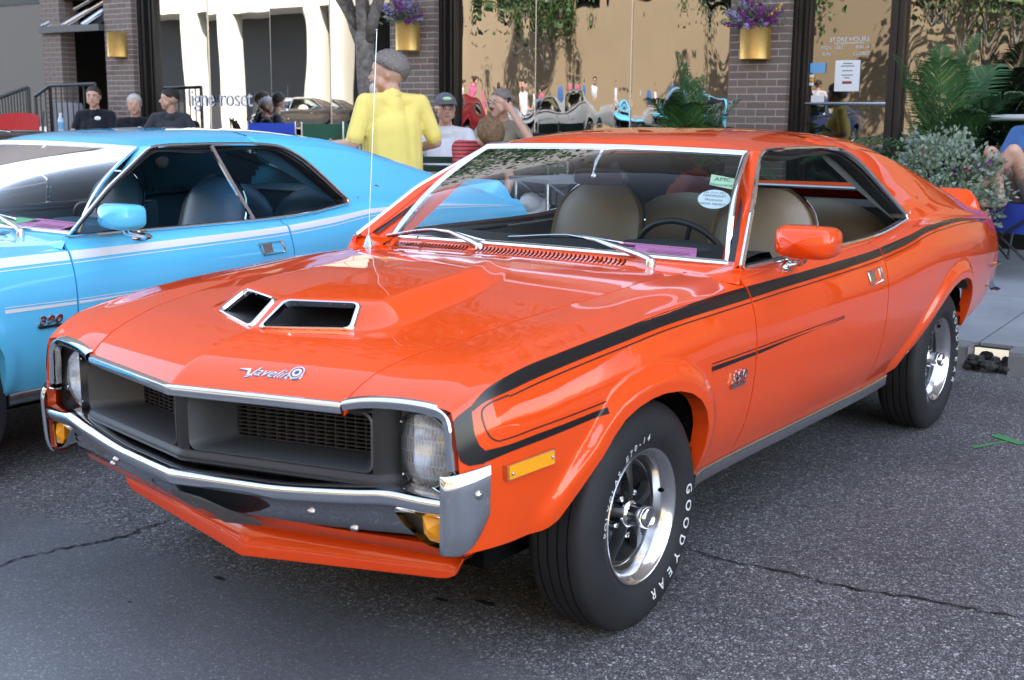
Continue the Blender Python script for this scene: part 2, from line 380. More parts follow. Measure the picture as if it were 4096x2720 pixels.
def car_body(root):
    # hood
    ny = 121; nx = 150
    s = np.linspace(-1, 1, ny); P = np.empty((nx, ny, 3))
    u = np.linspace(0, 1, nx)**1.15
    for j, sj in enumerate(s):
        yf, yr = .473*sj, .622*sj
        xf, xr = XF(yf) - .001, -.525 - .012*(1 - sj*sj)*0
        x = xf + (xr - xf)*u
        y = np.sign(sj)*abs(sj)*(YG(x) - .002)
        P[:, j] = np.stack([x, y, ZH(x, y)], 1)
    q = [(.628,.018),(.535,.022),(.460,.215),(.528,.247)]
    q = np.array(q); cen = q.mean(0); q2 = cen + (q - cen)*1.035
    cx = (P[:-1,:-1] + P[1:,1:])/2
    def inq(x, y):
        y = np.abs(y); r = np.ones(x.shape, bool)
        for i in range(4):
            a, b = q2[i], q2[(i+1) % 4]; r &= ((b[0]-a[0])*(y-a[1]) - (b[1]-a[1])*(x-a[0])) <= 0
        return r
    k = ~inq(cx[...,0], cx[...,1])
    if k.all():
        q2 = q2[::-1]; k = ~inq(cx[...,0], cx[...,1])
    keep = np.ones((nx+1, ny+1), bool); keep[1:-1, 1:-1] = k
    h = MB(); h.grid(skirt(P, ((0,0,-.02),(0,0,-.03),(0,0,-.03),(0,0,-.03))), keep=keep)
    hood = h.build('hood', M['paint'], root, ang=50)
    # scoops
    for sg in (1, -1):
        Q = np.array([(.628,.018,0),(.535,.022,0),(.460,.215,0),(.528,.247,0)])
        Q[:,2] = [float(ZH(a, b)) for a, b, _ in Q]
        c = Q.mean(0)
        n = np.cross(Q[1]-Q[0], Q[3]-Q[0]); n /= np.linalg.norm(n); n *= np.sign(n[0]) if abs(n[0]) > .1 else 1
        if n[2] < 0: n = -n
        def ringpts(gr, off):
            out = []
            K = []
            for i in range(4):
                p0, p1, p2 = Q[i-1], Q[i], Q[(i+1) % 4]
                for t in np.linspace(0, 1, 6):
                    a = p1 + (p0-p1)/np.linalg.norm(p0-p1)*.018; b = p1 + (p2-p1)/np.linalg.norm(p2-p1)*.018
                    K.append((1-t)**2*a + 2*t*(1-t)*p1 + t*t*b)
            K = np.array(K); d = (K - c)/np.linalg.norm(K - c, axis=1)[:, None]
            return K + d*gr + n*off
        r = MB(); r.grid(np.stack([ringpts(.010,-.004), ringpts(.009,.004), ringpts(.004,.0075), ringpts(-.003,.0065), ringpts(-.006,-.002), ringpts(-.006,-.012)]), cv=True)
        t = MB(); R0 = ringpts(-.004,-.002)
        def back(f, dz): 
            K = R0.copy(); K[:,0] -= .125*f; K[:,2] += -.010*f + (K[:,2]-c[2])*0; K[:,1] = c[1] + (K[:,1]-c[1])*(1 - .06*f); return K
        t.grid(np.stack([R0, back(.35,0), back(.7,0), back(1,0)]), cv=True); b0 = back(1,0)
        t.add(b0, [tuple(range(len(b0)))])
        if sg < 0: r, t = r.mirrored(), t.mirrored()
        sc = t.build('hood_scoop', M['black'], root, ang=30)
        r.build('scoop_trim', M['chrome'], sc, ang=60)
    # emblem on the hood
    def on_hood(V, x, y, rz, off=.0015):
        V = np.asarray(V, float); c_, s_ = math.cos(rz), math.sin(rz)
        X = x + c_*V[:,0] - s_*V[:,1]; Y = y + s_*V[:,0] + c_*V[:,1]
        return np.stack([X, Y, ZH(X, Y) + off + V[:,2]], 1)
    V, F = text_me('Javelin', .036, .0018, .6)
    V[:,0] = V[:,0]*1.15 + .012
    sw = np.array([[-.078,.003,0],[-.044,.008,0],[-.038,-.011,0],[-.045,-.014,0],[-.050,.001,0]])
    e = MB(); e.add(on_hood(V, .806, .222, R_(103), .0022), F)
    sw2 = np.concatenate([sw, sw + [0, 0, .003]]); nn = 5
    e.add(on_hood(sw2, .806, .222, R_(103), .001), [tuple(range(nn, 2*nn))] + [(i, (i+1) % nn, nn+(i+1) % nn, nn+i) for i in range(nn)])
    e.build('hood_script', M['chrome'], root, smooth=False)
    def roundel(name, mapf, parent, r=.019):
        m = MB()
        for mi, (ra, rb, hh) in enumerate([(0, .34*r, .0052), (.34*r, .62*r, .0047), (.62*r, .86*r, .0043), (.86*r, r, .005)]):
            th = np.linspace(0, 2*np.pi, 24, endpoint=False)
            G = np.array([[[q_*np.cos(a), q_*np.sin(a), hh] for a in th] for q_ in (max(ra, 1e-4), rb)])
            m.grid(mapf(G.reshape(-1, 3)).reshape(G.shape), (2, 1, 0, 3)[mi], cv=True, flip=True)
        th = np.linspace(0, 2*np.pi, 24, endpoint=False); G = np.array([[[r*np.cos(a), r*np.sin(a), hh] for a in th] for hh in (0, .005)])
        m.grid(mapf(G.reshape(-1, 3)).reshape(G.shape), 3, cv=True)
        return m.build(name, [M['red'], M['white_stripe'], M['navy'], M['chrome']], parent, smooth=False)
    roundel('hood_roundel', lambda V: on_hood(V, .779, .303, 0, .001), root)
    # cowl with louvres, between hood and windscreen
    P = np.empty((14, 41, 3))
    for i, u in enumerate(np.linspace(0, 1, 14)):
        for j, v in enumerate(np.linspace(-1, 1, 41)):
            y0, y1 = .622*v, .715*v; x0, x1 = -.531, -.655 - .085*v*v
            x, y = x0 + (x1-x0)*u, y0 + (y1-y0)*u
            z0 = float(ZH(-.525, y0)) - .001; z1 = .944 - .014*v*v
            e_ = abs(v)**6; P[i, j] = (x, y, z0 + (z1 - z0)*((.35*u + .65*u*u)*(1-e_) + e_*u**4) - (.004*(1-e_) + .007*e_)*math.sin(math.pi*u))
    m = MB(); m.grid(skirt(P, ((0,0,-.03), (-.02,0,-.01), None, None))); m.build('cowl', M['paint'], root, ang=50)
    def cowl_z(x, y):
        v = y/.66; u = (x + .531)/(-.124 - .085*v*v); 
        z0 = float(ZH(-.525, .622*v)); z1 = .944 - .014*v*v
        return z0 + (z1-z0)*(.35*u + .65*u*u) - .004*math.sin(math.pi*min(max(u, 0), 1))
    for ya, yb in ((-.60, -.235), (-.19, .40)):
        m = MB()
        for y in np.arange(ya, yb, .0168):
            L = []
            for t in np.linspace(0, 1, 6):
                x = -.575 - .062*t - .05*(y/.66)**2; yy = y - .020*t*t
                L.append((x, yy, cowl_z(x, yy) + .0006))
            L = np.array(L); wd = .0036
            m.grid(np.stack([L + [0, wd, 0], L + [0, wd*.3, .0012], L - [0, wd, 0]]), flip=False)
        m.build('cowl_vent', M['gap'], root)
    # fenders
    def fender(m):
        xb = np.concatenate([np.linspace(.745, .60, 13)[:-1], lerpP(ARCH_F[:, :2], 70)[:, 0], np.linspace(-.34, -.615, 12)])
        nt, ns = 16, 30; G = np.empty((nt+ns, len(xb), 3))
        for i, x in enumerate(xb):
            for k in range(nt + ns):
                xx = x
                for it in range(2):
                    se, ip = SEC(xx, 'f'); lo = float(ZLO(x))
                    if k < nt: f = k/nt*ip; 
                    else:
                        il = ip + np.interp(-lo, -se[ip:,1], np.arange(len(se)-ip)); f = ip + (il - ip)*(k-nt)/(ns-1)
                    y = np.interp(f, np.arange(len(se)), se[:,0]); z = np.interp(f, np.arange(len(se)), se[:,1])
                    wgt = float(sst(.45, .745, x)); xx = x + (XF(min(y, .70)) - .745)*wgt*(1 if k < nt else 1)
                fl = float(FLARE(x, z)) if k >= nt else 0
                G[k, i] = (xx, y + fl, z)
        G[0, :, 1] += .002
        m.grid(skirt(G, ((0,0,-.03), (0,-.05,.0), (-.02,-.012,0), (0,-.02,0))), flip=True)
    both(fender, 'fender', M['paint'], root, ang=42)
    # doors
    def door(m):
        xb = np.linspace(-.621, -1.786, 40); nt = 36; G = np.empty((nt, len(xb), 3))
        for i, x in enumerate(xb):
            se, ip = SEC(x, 'd'); il = np.interp(-.356, -se[:,1], np.arange(len(se)))
            f = np.linspace(0, 1, nt)*il
            G[:, i] = np.stack([np.full(nt, x), np.interp(f, np.arange(len(se)), se[:,0]), np.interp(f, np.arange(len(se)), se[:,1])], 1)
        m.grid(skirt(G, ((0,-.03,.001), (0,-.02,0), (0,-.02,0), (0,-.02,0))), flip=True)
    doors = both(door, 'door', M['paint'], root, ang=45)
    # rear quarters: lower side and sail panel
    CREST = np.array([(-1.87,.50,1.318),(-2.05,.50,1.322),(-2.34,.50,1.303),(-2.51,.52,1.271),(-2.76,.54,1.21),(-3.0,.565,1.145),(-3.32,.605,1.058),(-3.6,.645,.982),(-3.80,.69,.932),(-3.86,.70,.922)])
    def quarter(m):
        xb = np.concatenate([np.linspace(-1.793, -2.10, 10)[:-1], lerpP(ARCH_R, 72)[:, 0], np.linspace(-3.12, -3.86, 26)])
        nt = 38; G = np.empty((nt, len(xb), 3))
        for i, x in enumerate(xb):
            se, ip = SEC(x, 'd'); il = np.interp(-float(ZLO(x)), -se[:,1], np.arange(len(se)))
            f = np.linspace(0, 1, nt)*il
            y = np.interp(f, np.arange(len(se)), se[:,0]); z = np.interp(f, np.arange(len(se)), se[:,1])
            G[:, i] = np.stack([np.full(nt, x) - .012*np.sin(np.pi*np.clip((z-.5)/.45, 0, 1))*sst(-3.6, -3.86, x)*3, y + FLARE(np.full(nt, x), z), z], 1)
        m.grid(skirt(G, (None, (0,-.05,0), (0,-.02,0), (.01,-.10,0))), flip=True)
        # sail panel
        top = smoothP(CREST, 60); xs = np.concatenate([[-2.262], np.linspace(-2.27, -3.86, 59)])
        bot = np.array([[x, float(YS(x)), float(ZS(x))] for x in xs])
        n = 40
        left = smoothP(np.array([(-1.87,.50,1.318),(-1.868,.56,1.298),(-1.870,.594,1.278),(-1.99,.612,1.262),(-2.09,.655,1.205),(-2.175,.712,1.115),(-2.235,.765,1.035),(-2.262,.785,.988)]), n)
        left[0], left[-1] = top[0], bot[0]
        right = np.stack([top[-1] + (bot[-1]-top[-1])*t for t in np.linspace(0, 1, n)])
        U = np.linspace(0, 1, 60)[None, :, None]; T = np.linspace(0, 1, n)[:, None, None]
        G = (1-T)*top[None] + T*bot[None] + (1-U)*left[:, None] + U*right[:, None] - ((1-T)*(1-U)*top[0] + (1-T)*U*top[-1] + T*(1-U)*bot[0] + T*U*bot[-1])
        m.grid(skirt(G, (None, None, (.0,-.03,0), None)), flip=True)
    both(quarter, 'quarter_panel', M['paint'], root, ang=60)
    def qlin(m):
        t_ = MB(); quarter(t_); V = np.concatenate(t_.V) - [0, .022, 0]; V[:, 2] -= .006
        m.add(V, [tuple(reversed(q)) for q in t_.F if all(V[i, 0] > -3.0 and V[i, 2] > .45 for i in q)])
    both(qlin, 'quarter_lining', M['trim'], root, ang=60)
    # roof
    yr = PC([-1.0,-1.165,-1.4,-1.8,-1.87], [.55,.566,.590,.595,.595]); zc = PC([-1.09,-1.165,-1.3,-1.5,-1.75,-2.0,-2.15,-2.25], [1.296,1.312,1.332,1.346,1.353,1.350,1.340,1.328])
    dr = PC([-1.0,-1.165,-1.4,-1.87], [1.268,1.274,1.279,1.279])
    def roof_z(x, y):
        return zc(x) - (zc(x) - dr(x))*(np.abs(y)/yr(x))**3.6
    v = np.linspace(-1, 1, 61); u = np.linspace(0, 1, 44); P = np.empty((44, 61, 3))
    for j, vj in enumerate(v):
        xf = -1.098 - .072*vj*vj; x = xf + (-1.87 - xf)*u; y = yr(x)*vj
        P[:, j] = np.stack([x, y, roof_z(x, y) - .014*(1-vj*vj)*(1-sst(0, .12, u))], 1)
    m = MB(); m.grid(skirt(P, ((.0,0,-.02), None, (0,.01,-.012), (0,-.01,-.012))))
    cz = PC(CREST[:,0], CREST[:,2]); cyy = PC(CREST[:,0], CREST[:,1])
    xr = np.linspace(-1.87, -2.22, 16); P2 = np.empty((16, 41, 3))
    for i, x in enumerate(xr):
        ye = float(cyy(x)); y = np.linspace(-1, 1, 41)*ye; t = (-1.87 - x)/.35
        z = (1-t)*roof_z(-1.87, y) + t*(float(cz(x)) + (float(zc(x)) - float(cz(x)))*(1 - np.abs(y/ye)**3)) if True else 0
        e = float(cz(x)); z = z - (z[-1] - e)*np.abs(y/ye)**4
        P2[i] = np.stack([np.full(41, x), y, z], 1)
    m.grid(P2)
    m.build('roof', M['paint'], root, ang=50, merge=.0006)
    L = P.copy(); L[..., 2] -= .022; L2 = P2.copy(); L2[..., 2] -= .022
    m = MB(); m.grid(L, flip=True); m.grid(L2, flip=True); m.build('headliner', M['trim'], root)
    # deck, rear window, tail panel
    DK = PC([-2.22,-2.65,-3.1,-3.4,-3.6,-3.86], [1.331,1.195,1.055,1.005,.965,.925]); xs = np.linspace(-2.22, -3.86, 50); P3 = np.empty((50, 31, 3))
    for i, x in enumerate(xs):
        ye = float(cyy(x)) - .004; y = np.linspace(-1, 1, 31)*ye; e = float(cz(x))
        cr = (float(DK(x)) - e)*(1 - np.abs(y/ye)**9)
        P3[i] = np.stack([np.full(31, x), y, e + cr], 1)
    m = MB(); m.grid(P3[27:]); m.build('trunk_lid', M['paint'], root)
    m = MB(); m.grid(P3[:28]); rw_ = m.build('rear_window', M['sideglass'], root); m = MB(); m.tube(P3[27, 2:-2] + [0, 0, .004], .009, 6); m.build('rear_window_trim', M['chrome'], rw_)
    P4 = np.empty((14, 31, 3))
    for i, t in enumerate(np.linspace(0, 1, 14)):
        z = .922 - .40*t; y = np.linspace(-1, 1, 31)*(.70 + .06*math.sin(math.pi*min(1, t*1.1)))
        P4[i] = np.stack([np.full(31, -3.862 - .03*math.sin(math.pi*t)) + .02*(np.abs(np.linspace(-1, 1, 31))**3), y, np.full(31, z)], 1)
    m = MB(); m.grid(P4); m.build('tail_panel', M['paint'], root)
    m = MB()
    yy = np.concatenate([-np.linspace(.728, .66, 9), np.linspace(-.65, .65, 25), np.linspace(.66, .728, 9)]); prof = [(-3.50,-.035),(-3.58,.005),(-3.66,.050),(-3.725,.088),(-3.742,.090),(-3.755,.082),(-3.80,.0),(-3.84,-.045)]
    G = np.empty((len(prof), len(yy), 3))
    for i, (x, dz) in enumerate(prof):
        c_ = np.clip((np.abs(yy) - .66)/.068, 0, 1); ef = np.sqrt(1 - np.clip(c_, 0, .999)**2.4)*.62 + .38*(1 - c_**3)
        G[i] = np.stack([x - .03*c_**2*(dz > 0), yy/.728*(float(cyy(x)) + .008), .950 + np.where(dz > 0, dz*ef, dz) - .02*c_ + .010*(1-(yy/.725)**2)], 1)
    m.grid(G, flip=False)
    for k in (0, -1): m.add(G[:, k], [tuple(range(len(prof))) if k else tuple(reversed(range(len(prof))))])
    m.build('rear_spoiler', M['paint'], root, ang=35)
    y = np.concatenate([np.linspace(-.80, .80, 33)]); P = np.stack([-3.90 + .09*np.clip((np.abs(y)-.68)/.12, 0, 1)**2, y, np.full(33, .60)], 1)
    P = np.concatenate([[(-3.66,-.815,.60)], P, [(-3.66,.815,.60)]])
    m = MB(); m.sweep(P, [(-.015,.06),(.012,.055),(.022,.02),(.022,-.03),(.010,-.065),(-.02,-.07)]); m.build('rear_bumper', M['chrome'], root, ang=50)
    # A-pillars
    def pillar(m):
        a = lerpP([(-.745,.690,.926),(-.962,.622,1.095),(-1.180,.545,1.274)], 14); b = lerpP([(-.628,.805,.936),(-.89,.715,1.118),(-1.215,.594,1.281)], 14)
        G = np.empty((14, 7, 3))
        for j, t in enumerate(np.linspace(0, 1, 7)): G[:, j] = a*(1-t) + b*t + np.array([.010, .010, .004])*math.sin(math.pi*t)
        m.grid(skirt(G, (None, None, (-.02,-.02,0), (-.03,-.04,0))))
        m.grid(np.array([[(-.585,.630,.905),(-.585,.72,.903),(-.600,.812,.893)],[(-.66,.68,.915),(-.645,.745,.920),(-.622,.808,.925)],[(-.76,.700,.936),(-.72,.765,.950),(-.650,.802,.950)]]), flip=True)
    both(pillar, 'windscreen_pillar', M['paint'], root, ang=60)
    # dark inner shells behind the panel gaps
    def shell(m):
        xs = np.linspace(-.50, -1.95, 24); G = np.empty((8, 24, 3))
        for j, z in enumerate(np.linspace(.90, .37, 8)): G[j] = np.stack([xs, YAT(xs, np.full(24, z)) - .018, np.full(24, z)], 1)
        m.grid(G, flip=True)
        xs = np.linspace(.74, -.50, 30); m.grid(np.stack([np.stack([xs, YG(xs) + d, ZG(xs) - .022], 1) for d in (-.03, .03)]))
    both(shell, 'inner_shell', M['gap'], root)
    # rocker mouldings
    def rocker(m):
        xs = np.linspace(-.325, -2.10, 30)
        P = np.stack([xs, YAT(xs, np.full(30, .356)) + .002, np.full(30, .352)], 1)
        m.sweep(P, [(-.004,.006),(.006,.004),(.009,-.002),(.005,-.008),(.006,-.013),(.004,-.038),(-.012,-.048),(-.03,-.05)], cap=True)
    both(rocker, 'rocker_moulding', M['dchrome'], root, ang=25)
    m = MB(); m.box((-3.5,-.60,.24), (.42,.60,.33)); m.box((-2.15,-.735,.30),(-.35,.735,.335)); m.box((.30,-.50,.40),(.68,.50,.52)); m.build('underbody', M['dark'], root)
    for x0, A in ((0, ARCH_F), (-2.769, ARCH_R)):
        def well(m):
            c = np.array([[x, .87, z] for x, z in A[1:-1]]); G = np.stack([c - [0, .045, 0], c - [0, .28, 0], c - [0, .42, 0]])
            m.grid(G); e = G[-1]; m.add(e, [tuple(range(len(e)))])
        both(well, 'wheel_arch_liner', M['dark'], root)
    return hood, doors

def car_front(root):
    VP = lambda y, c=.885: c - .22*abs(y)
    # bright strip along the hood lip
    y = np.linspace(-.472, .472, 49); P = np.stack([XF(y) + .003, y, np.full(49, .7335)], 1)
    m = MB(); m.sweep(P, [(-.014,.0045),(-.002,.0038),(.0055,-.001),(.0065,-.005),(.004,-.022),(-.004,-.0255),(-.02,-.025)], out=(1, 0, 0), cap=True)
    m.build('hood_lip_trim', M['chrome'], root, ang=30)
    def brow(m):
        K = smoothP([(.803,.476,.733),(.788,.529,.741),(.772,.590,.744),(.757,.648,.742),(.744,.695,.736),(.738,.722,.726),(.739,.733,.705),(.738,.737,.66),(.737,.742,.607)], 44)
        T = np.gradient(K, axis=0); T /= np.linalg.norm(T, axis=1)[:, None]; X = np.array([1, 0, 0]); X = X - T*(T @ X)[:, None]; X /= np.linalg.norm(X, axis=1)[:, None]
        N = np.cross(X, T); N *= np.where((N @ np.array([0, .3, 1]))[:, None] < 0, -1, 1); K = K + N*(.004 + .008*np.linspace(0, 1, 44)**.5)[:, None] + X*.003
        pr = [(-.012,.009),(-.006,.0075),(.001,.005),(.007,.001),(.0075,-.005),(.004,-.017),(-.008,-.021),(-.02,-.02)]
        m.grid(np.stack([K + a*X + b*N for a, b in pr], 1), flip=True)
    both(brow, 'fender_lip_trim', M['chrome'], root, ang=30)
    # black front: frame round the two grille openings
    m = MB()
    def face(y, z, d=0): return (VP(y) + d, y, z)
    ins = .022
    def rrect(y0, y1, z0, z1, r, n=6):
        out = []
        for cy_, cz_, a0 in ((y1-r, z1-r, 0), (y0+r, z1-r, 90), (y0+r, z0+r, 180), (y1-r, z0+r, 270)):
            for t in np.linspace(0, 90, n): out.append((cy_ + r*math.cos(R_(a0+t)), cz_ + r*math.sin(R_(a0+t))))
        return np.array(out)
    for sg in (1, -1):
        o = rrect(.022, .535, .566, .715, .025); inn = rrect(.045, .44, .575, .700, .02)
        lip0 = np.array([face(a, b, -.012) for a, b in o]); 
        lipa = np.array([face(a, b, .000) for a, b in (o - o.mean(0))*[1.0, 1.0] + o.mean(0)])
        lipb = np.array([face(a, b, .004) for a, b in (o - o.mean(0))*[.988, .955] + o.mean(0)])
        lipc = np.array([face(a, b, .000) for a, b in (o - o.mean(0))*[.978, .93] + o.mean(0)])
        bk = np.array([(VP(a) - .135, a, b) for a, b in inn])
        t = MB(); t.grid(np.stack([lipa, lipb, lipc, lipc*.5 + bk*.5 + [0, 0, 0], bk]), cv=True, flip=True)
        bar = MB()
        ys = np.linspace(.045, .44, 15); zs = np.linspace(.578, .700, 13)
        for z in zs:
            bar.grid(np.array([[(VP(a) - .135 + d, a, z + h) for a in (.045, .44)] for d, h in ((-.012, .0016), (.0, .0016), (.0, -.0016), (-.012, -.0016))]))
        for a in ys:
            bar.grid(np.array([[(VP(a) - .138 + d, a + h, z) for z in (.575, .70)] for d, h in ((-.012, -.0018), (.0, -.0018), (.0, .0018), (-.012, .0018))]))
        back = np.array([(VP(a) - .20, a, b) for a, b in inn]); bb = MB(); bb.add(back, [tuple(range(len(back)))]); bb.grid(np.stack([bk, back]), cv=True)
        if sg < 0: t, bar, bb = t.mirrored(), bar.mirrored(), bb.mirrored()
        g = t.build('grille_opening', M['grey'], root, ang=40); bar.build('grille_mesh', M['mesh'], g, ang=30); bb.build('radiator_gap', M['dark'], g)
    # surround: ribbon profile swept across, above and below the openings, and the outer cheeks
    y = np.concatenate([-np.linspace(.60, .0, 40)[:-1], np.linspace(0, .60, 40)])
    bx = lambda a: VP(a) - .05*sst(.53, .605, abs(a))
    P = np.array([(bx(a), a, 0) for a in y])
    low = [(-.012,.570),(.001,.566),(.004,.558),(.010,.552),(.010,.543),(.002,.535),(-.02,.530),(-.05,.527),(-.06,.50)]
    m.grid(np.stack([P + [d, 0, z] for d, z in low], 1))
    m.grid(np.stack([P + [d, 0, z] for d, z in ((-.03,.735),(-.004,.722),(-.001,.714),(-.012,.711))], 1))
    for sg in (1, -1):
        yy = np.linspace(.533, .605, 8)*sg; G = np.array([[(bx(a), a, z) for a in yy] for z in np.linspace(.566, .735, 5)]); m.grid(G, flip=sg > 0)
    cn = np.array([[(VP(a) + .001, a, z) for a in (-.024, -.012, 0, .012, .024)] for z in (.56, .64, .72)]); m.grid(cn, flip=True)
    m.build('grille_surround', M['black'], root, ang=45)
    # headlamps
    for sg in (1, -1):
        t = MB(); th = np.linspace(0, 2*np.pi, 48, endpoint=False); cy_, cz_, r0 = .638, .628, .089
        def sq(a): # outer outline of the lamp pod
            c_, s_ = math.cos(a), math.sin(a); k_ = min((.115 if c_ > 0 else .034)/max(abs(c_), 1e-6), (.105 if s_ > 0 else .100)/max(abs(s_), 1e-6)); return cy_ + c_*k_, cz_ + s_*k_
        rings = []
        rings.append([( .752 - .245*(sq(a)[0]-.60) - .004, *sq(a)) for a in th])
        rings.append([( .703, cy_ + 1.06*r0*math.cos(a), cz_ + 1.06*r0*math.sin(a)) for a in th])
        rings.append([( .690, cy_ + .99*r0*math.cos(a), cz_ + .99*r0*math.sin(a)) for a in th])
        t.grid(np.array(rings), cv=True)
        ring = MB(); ring.lathe([(.0905,-.006),(.0915,.002),(.0895,.0065),(.0865,.006),(.084,.0)], 48, axis='x', M=TM((.701, cy_, cz_)))
        lens = MB(); lens.lathe([(.087,.0),(.079,.010),(.062,.018),(.04,.023),(.018,.026),(.001,.027)], 40, axis='x', M=TM((.703, cy_, cz_)))
        refl = MB(); refl.lathe([(.086,.0),(.075,-.022),(.055,-.042),(.032,-.055),(.012,-.060),(.001,-.060)], 36, axis='x', M=TM((.699, cy_, cz_)))
        scr = MB()
        for a, b in ((.60,.70),(.604,.575)): scr.ball((.742, a, b), .004, 8, 6)
        if sg < 0: t, ring, lens, refl, scr = [k_.mirrored() for k_ in (t, ring, lens, refl, scr)]
        h = t.build('headlight', M['black'], root, ang=50)
        ring.build('headlight_ring', M['chrome'], h); lens.build('headlight_lens', M['lampglass'], h, ang=180); refl.build('headlight_reflector', M['reflector'], h, ang=180); scr.build('bezel_screw', M['dchrome'], h)
    # bumper: blade, raised corners with a hole for each turn signal
    BX = lambda a: .93 - .215*abs(a)
    ny = 101; yb = np.linspace(-.742, .742, ny)
    prof = [(-.085,.010),(-.045,.014),(-.006,.010),(.000,.004),(.002,-.002),(.000,-.020),(-.006,-.026),(-.020,-.034),(-.040,-.058),(-.058,-.080),(-.076,-.100),(-.095,-.112),(-.13,-.116)]
    G = np.empty((ny, len(prof), 3))
    for i, a in enumerate(yb):
        lift = .022*float(sst(.25, .62, abs(a))) + .006*math.exp(-((abs(a)-.60)/.06)**2)
        zt = .510 + lift
        for j, (d, h) in enumerate(prof): G[i, j] = (BX(a) + d, a, zt + h*(1 if j < 7 else 1 + (lift*.5)/.1))
    G = G[:, :, :]
    # turn-signal holes in the lower face
    keep = np.ones((ny-1, len(prof)-1), bool)
    for i in range(ny-1):
        a = abs((yb[i]+yb[i+1])/2)
        for j in range(6, 11):
            zc_ = (G[i, j, 2] + G[i+1, j+1, 2])/2
            if a > .735: continue
            top = .498; bot = .424 + .055*np.clip((.70-a)/.08, 0, 1)**1.3
            if .612 < a < .732 and bot < zc_ < top: keep[i, j] = False
    m = MB(); m.grid(G, keep=keep, flip=True)
    bump = m.build('front_bumper', M['chrome'], root, ang=60)
    def corner(m):
        K = smoothP([(.772,.736),(.774,.746),(.770,.757),(.755,.775),(.722,.796),(.684,.813)], 18); rows = []
        for f in np.concatenate([[0], np.linspace(.02, .98, 16), [1]]):
            row = []
            for i, (x, yv) in enumerate(K):
                s_ = i/17; zt = .598 + .020*s_; zb = .410 + .085*max(0, (s_-.35)/.65)**2.0; z = zt + (zb - zt)*f; e = 1 - abs(2*f-1)**6; bl = .010*(1-f)
                row.append((x - .010*(1-e) + bl*.7, yv - .008*(1-e) + bl*.7, z))
            rows.append(row)
        m.grid(np.array(rows), flip=True)
        m.grid(np.array([[(x - .010, yv - .008, .598 + .020*i/17) for i, (x, yv) in enumerate(K)], [(x - .05, yv - .055, .592 + .020*i/17) for i, (x, yv) in enumerate(K)]]))
    for cobj, sg in zip(both(corner, 'bumper_corner', M['chrome'], root, ang=50), (1, -1)):
        b = MB(); b.ball((.715, .804*sg, .555), (.012, .008, .012), 12, 8); b.build('bumper_bolt', M['dchrome'], cobj)
    for sg in (1, -1):
        t = MB(); o = []
        for a, z in [(.612,.496),(.66,.500),(.72,.498),(.738,.488),(.740,.44),(.735,.425),(.70,.424),(.665,.443),(.635,.470)]: o.append((a, z))
        o = smoothP(np.array(o + [o[0]]), 40)[:-1]; cc = o.mean(0)
        def ring(gr, d): 
            return np.array([(BX(a) - .022 + d - .004*(z < .46), a, z) for a, z in cc + (o - cc)*gr])
        t.grid(np.stack([ring(1.06,-.012), ring(1.05,.004), ring(.99,.007), ring(.96,.0), ring(.94,-.03), ring(.85,-.05)]), cv=True, flip=True)
        pan = MB(); r_ = ring(.9, -.045); pan.add(r_, [tuple(range(len(r_)))])
        ln = MB(); q_ = [(.676,.493),(.730,.49),(.736,.44),(.730,.432),(.695,.436),(.680,.452)]
        ln.prism([(BX(a) - .065, a, z) for a, z in q_], (.040, 0, 0))
        ln.add([(BX(a) - .025, a, z) for a, z in q_] + [(BX(.715) - .004, .700, .468)], [(i, (i+1) % 6, 6) for i in range(6)])
        if sg < 0: t, pan, ln = t.mirrored(), pan.mirrored(), ln.mirrored()
        ts = t.build('turn_signal', M['chrome'], root, ang=50); pan.build('signal_housing', M['plate'], ts); ln.build('signal_lens', M['amber'], ts, smooth=False)
    for a, j in ((.37,8),(-.37,8),(.46,10),(-.46,10)):
        i = int(np.argmin(np.abs(yb - a))); b = MB(); b.ball(G[i, j], (.009, .014, .009), 12, 8); b.build('bumper_bolt', M['dchrome'], bump)
    # valance and chin spoiler
    y = np.linspace(-.665, .665, 61)
    m = MB(); P = np.array([(BX(a), a, 0) for a in y])
    m.grid(np.stack([P + [d, 0, z] for d, z in ((-.09,.402),(-.100,.385),(-.125,.362),(-.155,.350),(-.20,.345))], 1), flip=True)
    m.build('front_valance', M['paint'], root, ang=60)
    m = MB(); ye = .655; y = np.linspace(-ye, ye, 61); SX = lambda a: .703 - .195*abs(a)
    rows = []
    for d, z, e in ((-.10,.352,0),(-.045,.335,0),(-.018,.310,0),(-.004,.265,.004),(.004,.236,.008),(.002,.231,.010),(-.006,.233,.010),(-.02,.30,.004)):
        rr = []
        for a in y:
            k_ = np.clip((abs(a) - ye + .07)/.07, 0, 1); lo_ = np.clip((.34 - z)/.10, 0, 1); zz = z + .040*abs(a)/.64*(1 if z < .3 else .3) + lo_*.055*(1 - math.sqrt(max(0, 1 - k_**2.5)))
            rr.append((SX(a) + d, a + math.copysign(.022*k_*(1-lo_), a), zz))
        rows.append(rr)
    G = np.array(rows); m.grid(np.swapaxes(G, 0, 1), flip=True)
    m.build('chin_spoiler', M['paint'], root, ang=40)
    # licence-plate bracket
    m = MB(); q_ = [(.893,-.060,.448),(.925,.0,.478),(.935,.14,.482),(.935,.26,.470),(.905,.335,.452),(.868,.325,.422),(.850,.290,.408),(.800,.060,.366),(.845,-.015,.404)]; q_ = [(x_ - .012, a_*.80 - .01, z_ - .012) for x_, a_, z_ in q_]
    m.prism(q_, (-.004, 0, -.002)); m.build('plate_bracket', M['plate'], root, smooth=False)

